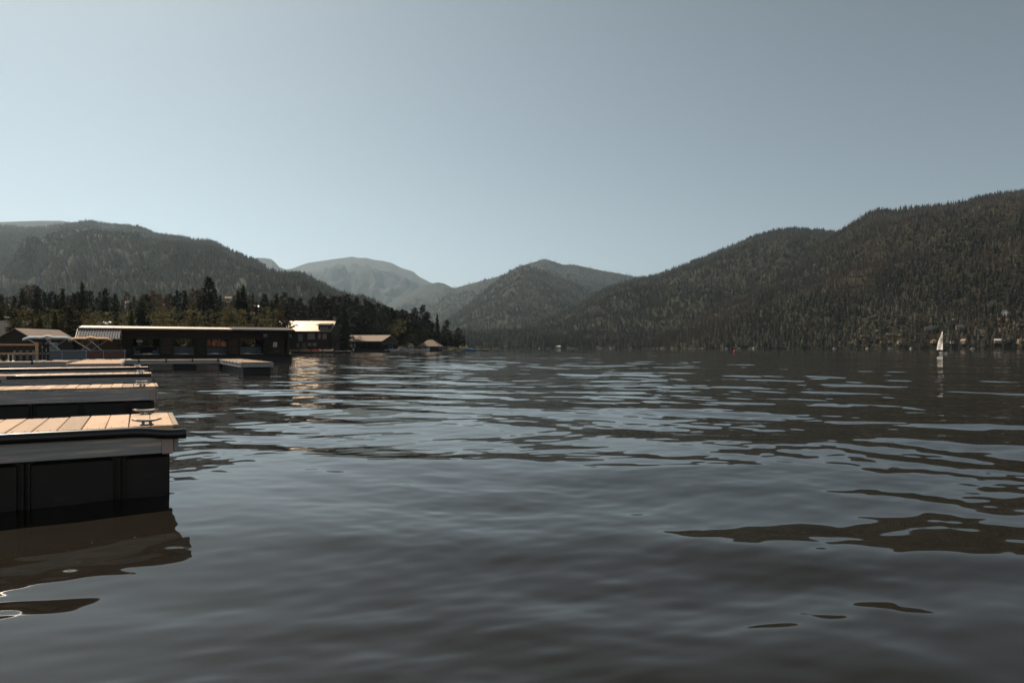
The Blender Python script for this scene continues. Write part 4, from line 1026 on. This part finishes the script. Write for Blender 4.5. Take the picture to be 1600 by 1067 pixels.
def seated_person(label, loc, rz):
    o = thing('person', label, 'person', loc, rz)
    J = {'pelvis': (0, 0, .12), 'belly': (.02, 0, .30), 'chest': (.05, 0, .50), 'neck': (.07, 0, .66), 'head': (.09, 0, .78), 'crown': (.09, 0, .88),
         'hipL': (.04, .10, .10), 'kneeL': (.44, .14, .26), 'ankL': (.58, .14, -.10), 'toeL': (.72, .14, -.12), 'hipR': (.04, -.10, .10), 'kneeR': (.44, -.14, .26), 'ankR': (.58, -.14, -.10), 'toeR': (.72, -.14, -.12),
         'shL': (.05, .18, .58), 'elL': (.18, .26, .36), 'haL': (.38, .18, .34), 'shR': (.05, -.18, .58), 'elR': (-.08, -.30, .38), 'haR': (-.26, -.22, .32)}
    RD = {'pelvis': .15, 'belly': .14, 'chest': .16, 'neck': .055, 'head': .10, 'crown': .07, 'hip': .085, 'knee': .06, 'ank': .045, 'toe': .035, 'sh': .065, 'el': .045, 'ha': .04}
    E = [('pelvis', 'belly'), ('belly', 'chest'), ('chest', 'neck'), ('neck', 'head'), ('head', 'crown')]
    for s in 'LR': E += [('pelvis', 'hip' + s), ('hip' + s, 'knee' + s), ('knee' + s, 'ank' + s), ('ank' + s, 'toe' + s), ('chest', 'sh' + s), ('sh' + s, 'el' + s), ('el' + s, 'ha' + s)]
    ks = list(J); me = bpy.data.meshes.new('body'); me.from_pydata([J[k_] for k_ in ks], [(ks.index(a_), ks.index(b_)) for a_, b_ in E], [])
    q = link('body', me, o); q.modifiers.new('skin', 'SKIN'); q.modifiers.new('sub', 'SUBSURF').levels = 1; q.modifiers['sub'].render_levels = 1
    for i, k_ in enumerate(ks):
        r_ = RD.get(k_, RD.get(k_[:-1], .05)); me.skin_vertices[0].data[i].radius = (r_, r_)
    me.skin_vertices[0].data[0].use_root = True; me.materials.append(M_navy)
    MB().ell((.08, 0, .84), (.11, .10, .09), 10, 6).build('hair', M_dark, o, smooth=True)
    MB().ell((.13, 0, .77), (.07, .075, .09), 10, 6).build('face', M_skin, o, smooth=True)
    return o
M_navy = mat('navy jacket', (.02, .03, .05), (.03, .04, .065), rough=.8, scale=6)
M_skin = mat('skin', (.45, .28, .20), (.40, .24, .17), rough=.6, scale=6)
c = Vector((p.x, 136, 0)) + Matrix.Rotation(R(62), 3, 'Z') @ Vector((-1.1, -.38, .50))
seated_person('person in a dark jacket sitting in the stern of the sailing dinghy', c, R(62 + 70))

p = W(1148, 0, 230)
by = thing('mooring_buoy', 'round red mooring buoy afloat in the middle of the lake', 'buoy', (p.x, 230, 0))
MB().ell((0, 0, .22), (.46, .46, .44), 14, 9).build('ball', M_red, by, smooth=True)
MB().tube([(0, 0, .62), (0, 0, .80)], [.10, .06], 8).build('cap', M_red, by)
MB().tube([(.09 * math.cos(a), 0, .86 + .09 * math.sin(a)) for a in [i * math.pi / 6 for i in range(13)]], .02, 5).build('ring', M_galv, by)

def slope_z(v, px, Y):
    """height of a hill mesh near (px, Y)"""
    x_ = (px - 800) / F * Y; d = (v[..., 0] - x_) ** 2 + (v[..., 1] - Y) ** 2
    return float(v[..., 2].reshape(-1)[np.argmin(d)])
cab = 'cabins along the far right shore'
for px_, L_, D_, hw1, hr1, wall, roof, rz_, up, lb in [
    (1407, 4.5, 4, 2.6, 4.0, M_tan, M_brown, 8, 0, 'little tan cabin on the far shore well left of the sailing dinghy'),
    (1452, 9, 6, 3, 5.2, M_brownwall, M_metaldk, -12, 5, 'cabin with a blue-grey roof just left of the sailing dinghy'),
    (1461, 5, 4, 2.2, 3.8, M_tan, M_orange, 15, 0, 'small orange-roofed hut at the water left of the dinghy'),
    (1489, 5, 4, 2.0, 3.2, M_white, M_shingle, 4, 0, 'low white boathouse right of the dinghy sail'),
    (1501, 10, 6, 3.2, 5.6, M_brownwall, M_shingle, -20, 5, 'dark cabin on the bank above the bright tan boathouse'),
    (1504, 5.5, 5, 3.0, 4.8, M_tan, M_timber, -70, 0, 'bright tan gabled boathouse at the water below the dark cabin'),
    (1545, 15, 9, 4.2, 7.5, M_brownwall, M_metal, 24, 3, 'large house with a pale grey roof on the far right shore'),
    (1560, 8, 5, 2.6, 4.4, M_tan, M_white, -15, 0, 'tan boathouse at the water right of the large house'),
    (1570, 9, 6, 3.2, 5.0, M_tan, M_brown, 10, 6, 'yellowish cabin on the bank above the tan boathouse'),
    (1580, 9, 7, 5.5, 8.5, M_white, M_metal, 30, 12, 'tall pale house highest up the bank on the right'),
    (1597, 7, 6, 3.0, 5.0, M_tan, M_brown, -10, 0, 'tan cabin cut by the right edge of the photo')]:
    Yf_ = float(interp([(960, 1150), (1200, 960), (1400, 860), (1600, 800), (2300, 500)], px_)); Y_ = Yf_ + 6 + up * 4.5
    x_ = (px_ - 800) / F * Y_
    house('cabin', lb, 'cabin', (x_ - L_ / 2, Y_, max(slope_z(vE, px_, Y_ + 3), .4) + .2), R(rz_), L_, D_, hw1, hr1, wall, roof, wins=2, chimney=L_ > 8, group=cab)
fs_ = 'small boats along the far shore'
def skiff(label, px_, Y_, m, L=5.0, cab_=True):
    o = thing('small_boat', label, 'boat', at(px_, Y_), R(random.uniform(-30, 30)), fs_); b = MB(); vv = []; n = 7
    for i in range(n):
        u = i / (n - 1); hw = 1.0 * (1 - max(0, (u - .4) / .6) ** 2) + .02
        vv += [((u - .5) * L, -hw, .8), ((u - .5) * L, 0, -.1), ((u - .5) * L, hw, .8), ((u - .5) * L, 0, .85)]
    b.add(vv, [(i * 4 + j, i * 4 + (j + 1) % 4, (i + 1) * 4 + (j + 1) % 4, (i + 1) * 4 + j) for i in range(n - 1) for j in range(4)] + [(0, 1, 2, 3), tuple(range((n - 1) * 4, n * 4))[::-1]]); b.build('hull', m, o)
    if cab_: MB().box((-.2, 0, 1.3), (1.8, 1.4, .9), bev=.15).build('cabin_top', M_gel, o)
for px_, Y_, m in [(843, 1180, M_gel), (955, 1120, M_gel), (986, 1110, M_bluegrey), (1034, 1060, M_gel), (1050, 1050, M_white), (1077, 1030, M_gel), (1097, 1020, M_gel), (1135, 985, M_gel), (1155, 975, M_tan), (1178, 960, M_gel), (1304, 895, M_gel), (1390, 850, M_gel), (1424, 835, M_gel), (1520, 812, M_white)]:
    skiff('small pale boat moored along the far wooded shore', px_, Y_, m)
for px_, Y_, L_, lb in [(868, 1262, 9, 'tan lakeside cabin at the lake head right of the point'), (786, 1290, 10, 'pale cabin low on the lake head shore nearest the point'), (975, 1200, 8, 'cabin with a pale roof at the middle of the lake head'), (1166, 1000, 10, 'tan cabin below the mooring buoy line on the far shore'), (1182, 990, 8, 'white-fronted cabin beside the tan far-shore cabin'), (1245, 950, 12, 'long low tan cabin at the foot of the right hill'), (1331, 905, 7, 'small white-roofed cabin in trees at the foot of the right hill')]:
    p = at(px_, Y_); v_ = vE if px_ > 1000 else vB
    house('cabin', lb, 'cabin', (p[0], Y_, 1.0), R(random.uniform(-20, 20)), L_, L_ * .6, L_ * .3, L_ * .5, M_tan, random.choice([M_brown, M_white, M_metal]), wins=2, group='cabins along the lake head')

# pale boulders edging the point and outcrops on the right-hand hill
def boulder_mesh(seed):
    r = random.Random(seed); bm = bmesh.new(); bmesh.ops.create_icosphere(bm, subdivisions=2, radius=1)
    for v_ in bm.verts: v_.co *= r.uniform(.75, 1.15); v_.co.z *= .7
    me = bpy.data.meshes.new('boulder'); bm.to_mesh(me); bm.free(); me.materials.append(M_stone); return me
BM = [boulder_mesh(i) for i in range(4)]
def rocks(name, pts, sz, label=None):
    v = []; f = []
    for P_ in pts:
        m = random.choice(BM); k = len(v); s = random.uniform(*sz); a = random.uniform(0, 6.28); ca, sa = math.cos(a), math.sin(a)
        v += [(P_[0] + s * (w_.co.x * ca - w_.co.y * sa), P_[1] + s * (w_.co.x * sa + w_.co.y * ca), P_[2] + s * w_.co.z) for w_ in m.vertices]
        f += [tuple(i + k for i in q_.vertices) for q_ in m.polygons]
    me = bpy.data.meshes.new(name); me.from_pydata(v, [], f); me.materials.append(M_stone); tag(link(name, me), kind='stuff')
rocks('shore_rocks', [(W(px_, 0, Y_).x, Y_, .2) for px_, Y_ in [(random.uniform(640, 728), random.uniform(0, 1)) for _ in range(90)] for Y_ in [float(shore_y(px_)) - random.uniform(0, 2)]], (.5, 1.2))
pts = []
for cx, cy, n_, sx, sy in [(1393, 360, 12, 7, 4), (1415, 362, 6, 10, 3), (1456, 360, 12, 6, 4), (1482, 365, 5, 8, 4), (1505, 328, 14, 12, 8), (1190, 505, 14, 14, 6), (1275, 508, 14, 12, 5), (1360, 524, 34, 26, 10), (1570, 505, 40, 30, 14), (1485, 460, 10, 20, 8)]:
    for _ in range(int(n_ * 1.5)): pts.append((cx + random.gauss(0, sx), cy + random.gauss(0, sy)))
vis = vE.reshape(-1, 3); vpx = 800 + vis[:, 0] / vis[:, 1] * F; vpy = HZ - (vis[:, 2] - H) / vis[:, 1] * F
rp_ = []
for a_, b_ in pts:
    d = (vpx - a_) ** 2 + (vpy - b_) ** 2; q_ = vis[np.argmin(d)]; rp_.append((q_[0] + random.gauss(0, 3), q_[1] + random.gauss(0, 2), q_[2] + random.uniform(1, 7)))
rocks('cliff_outcrop', rp_, (.9, 2.6))
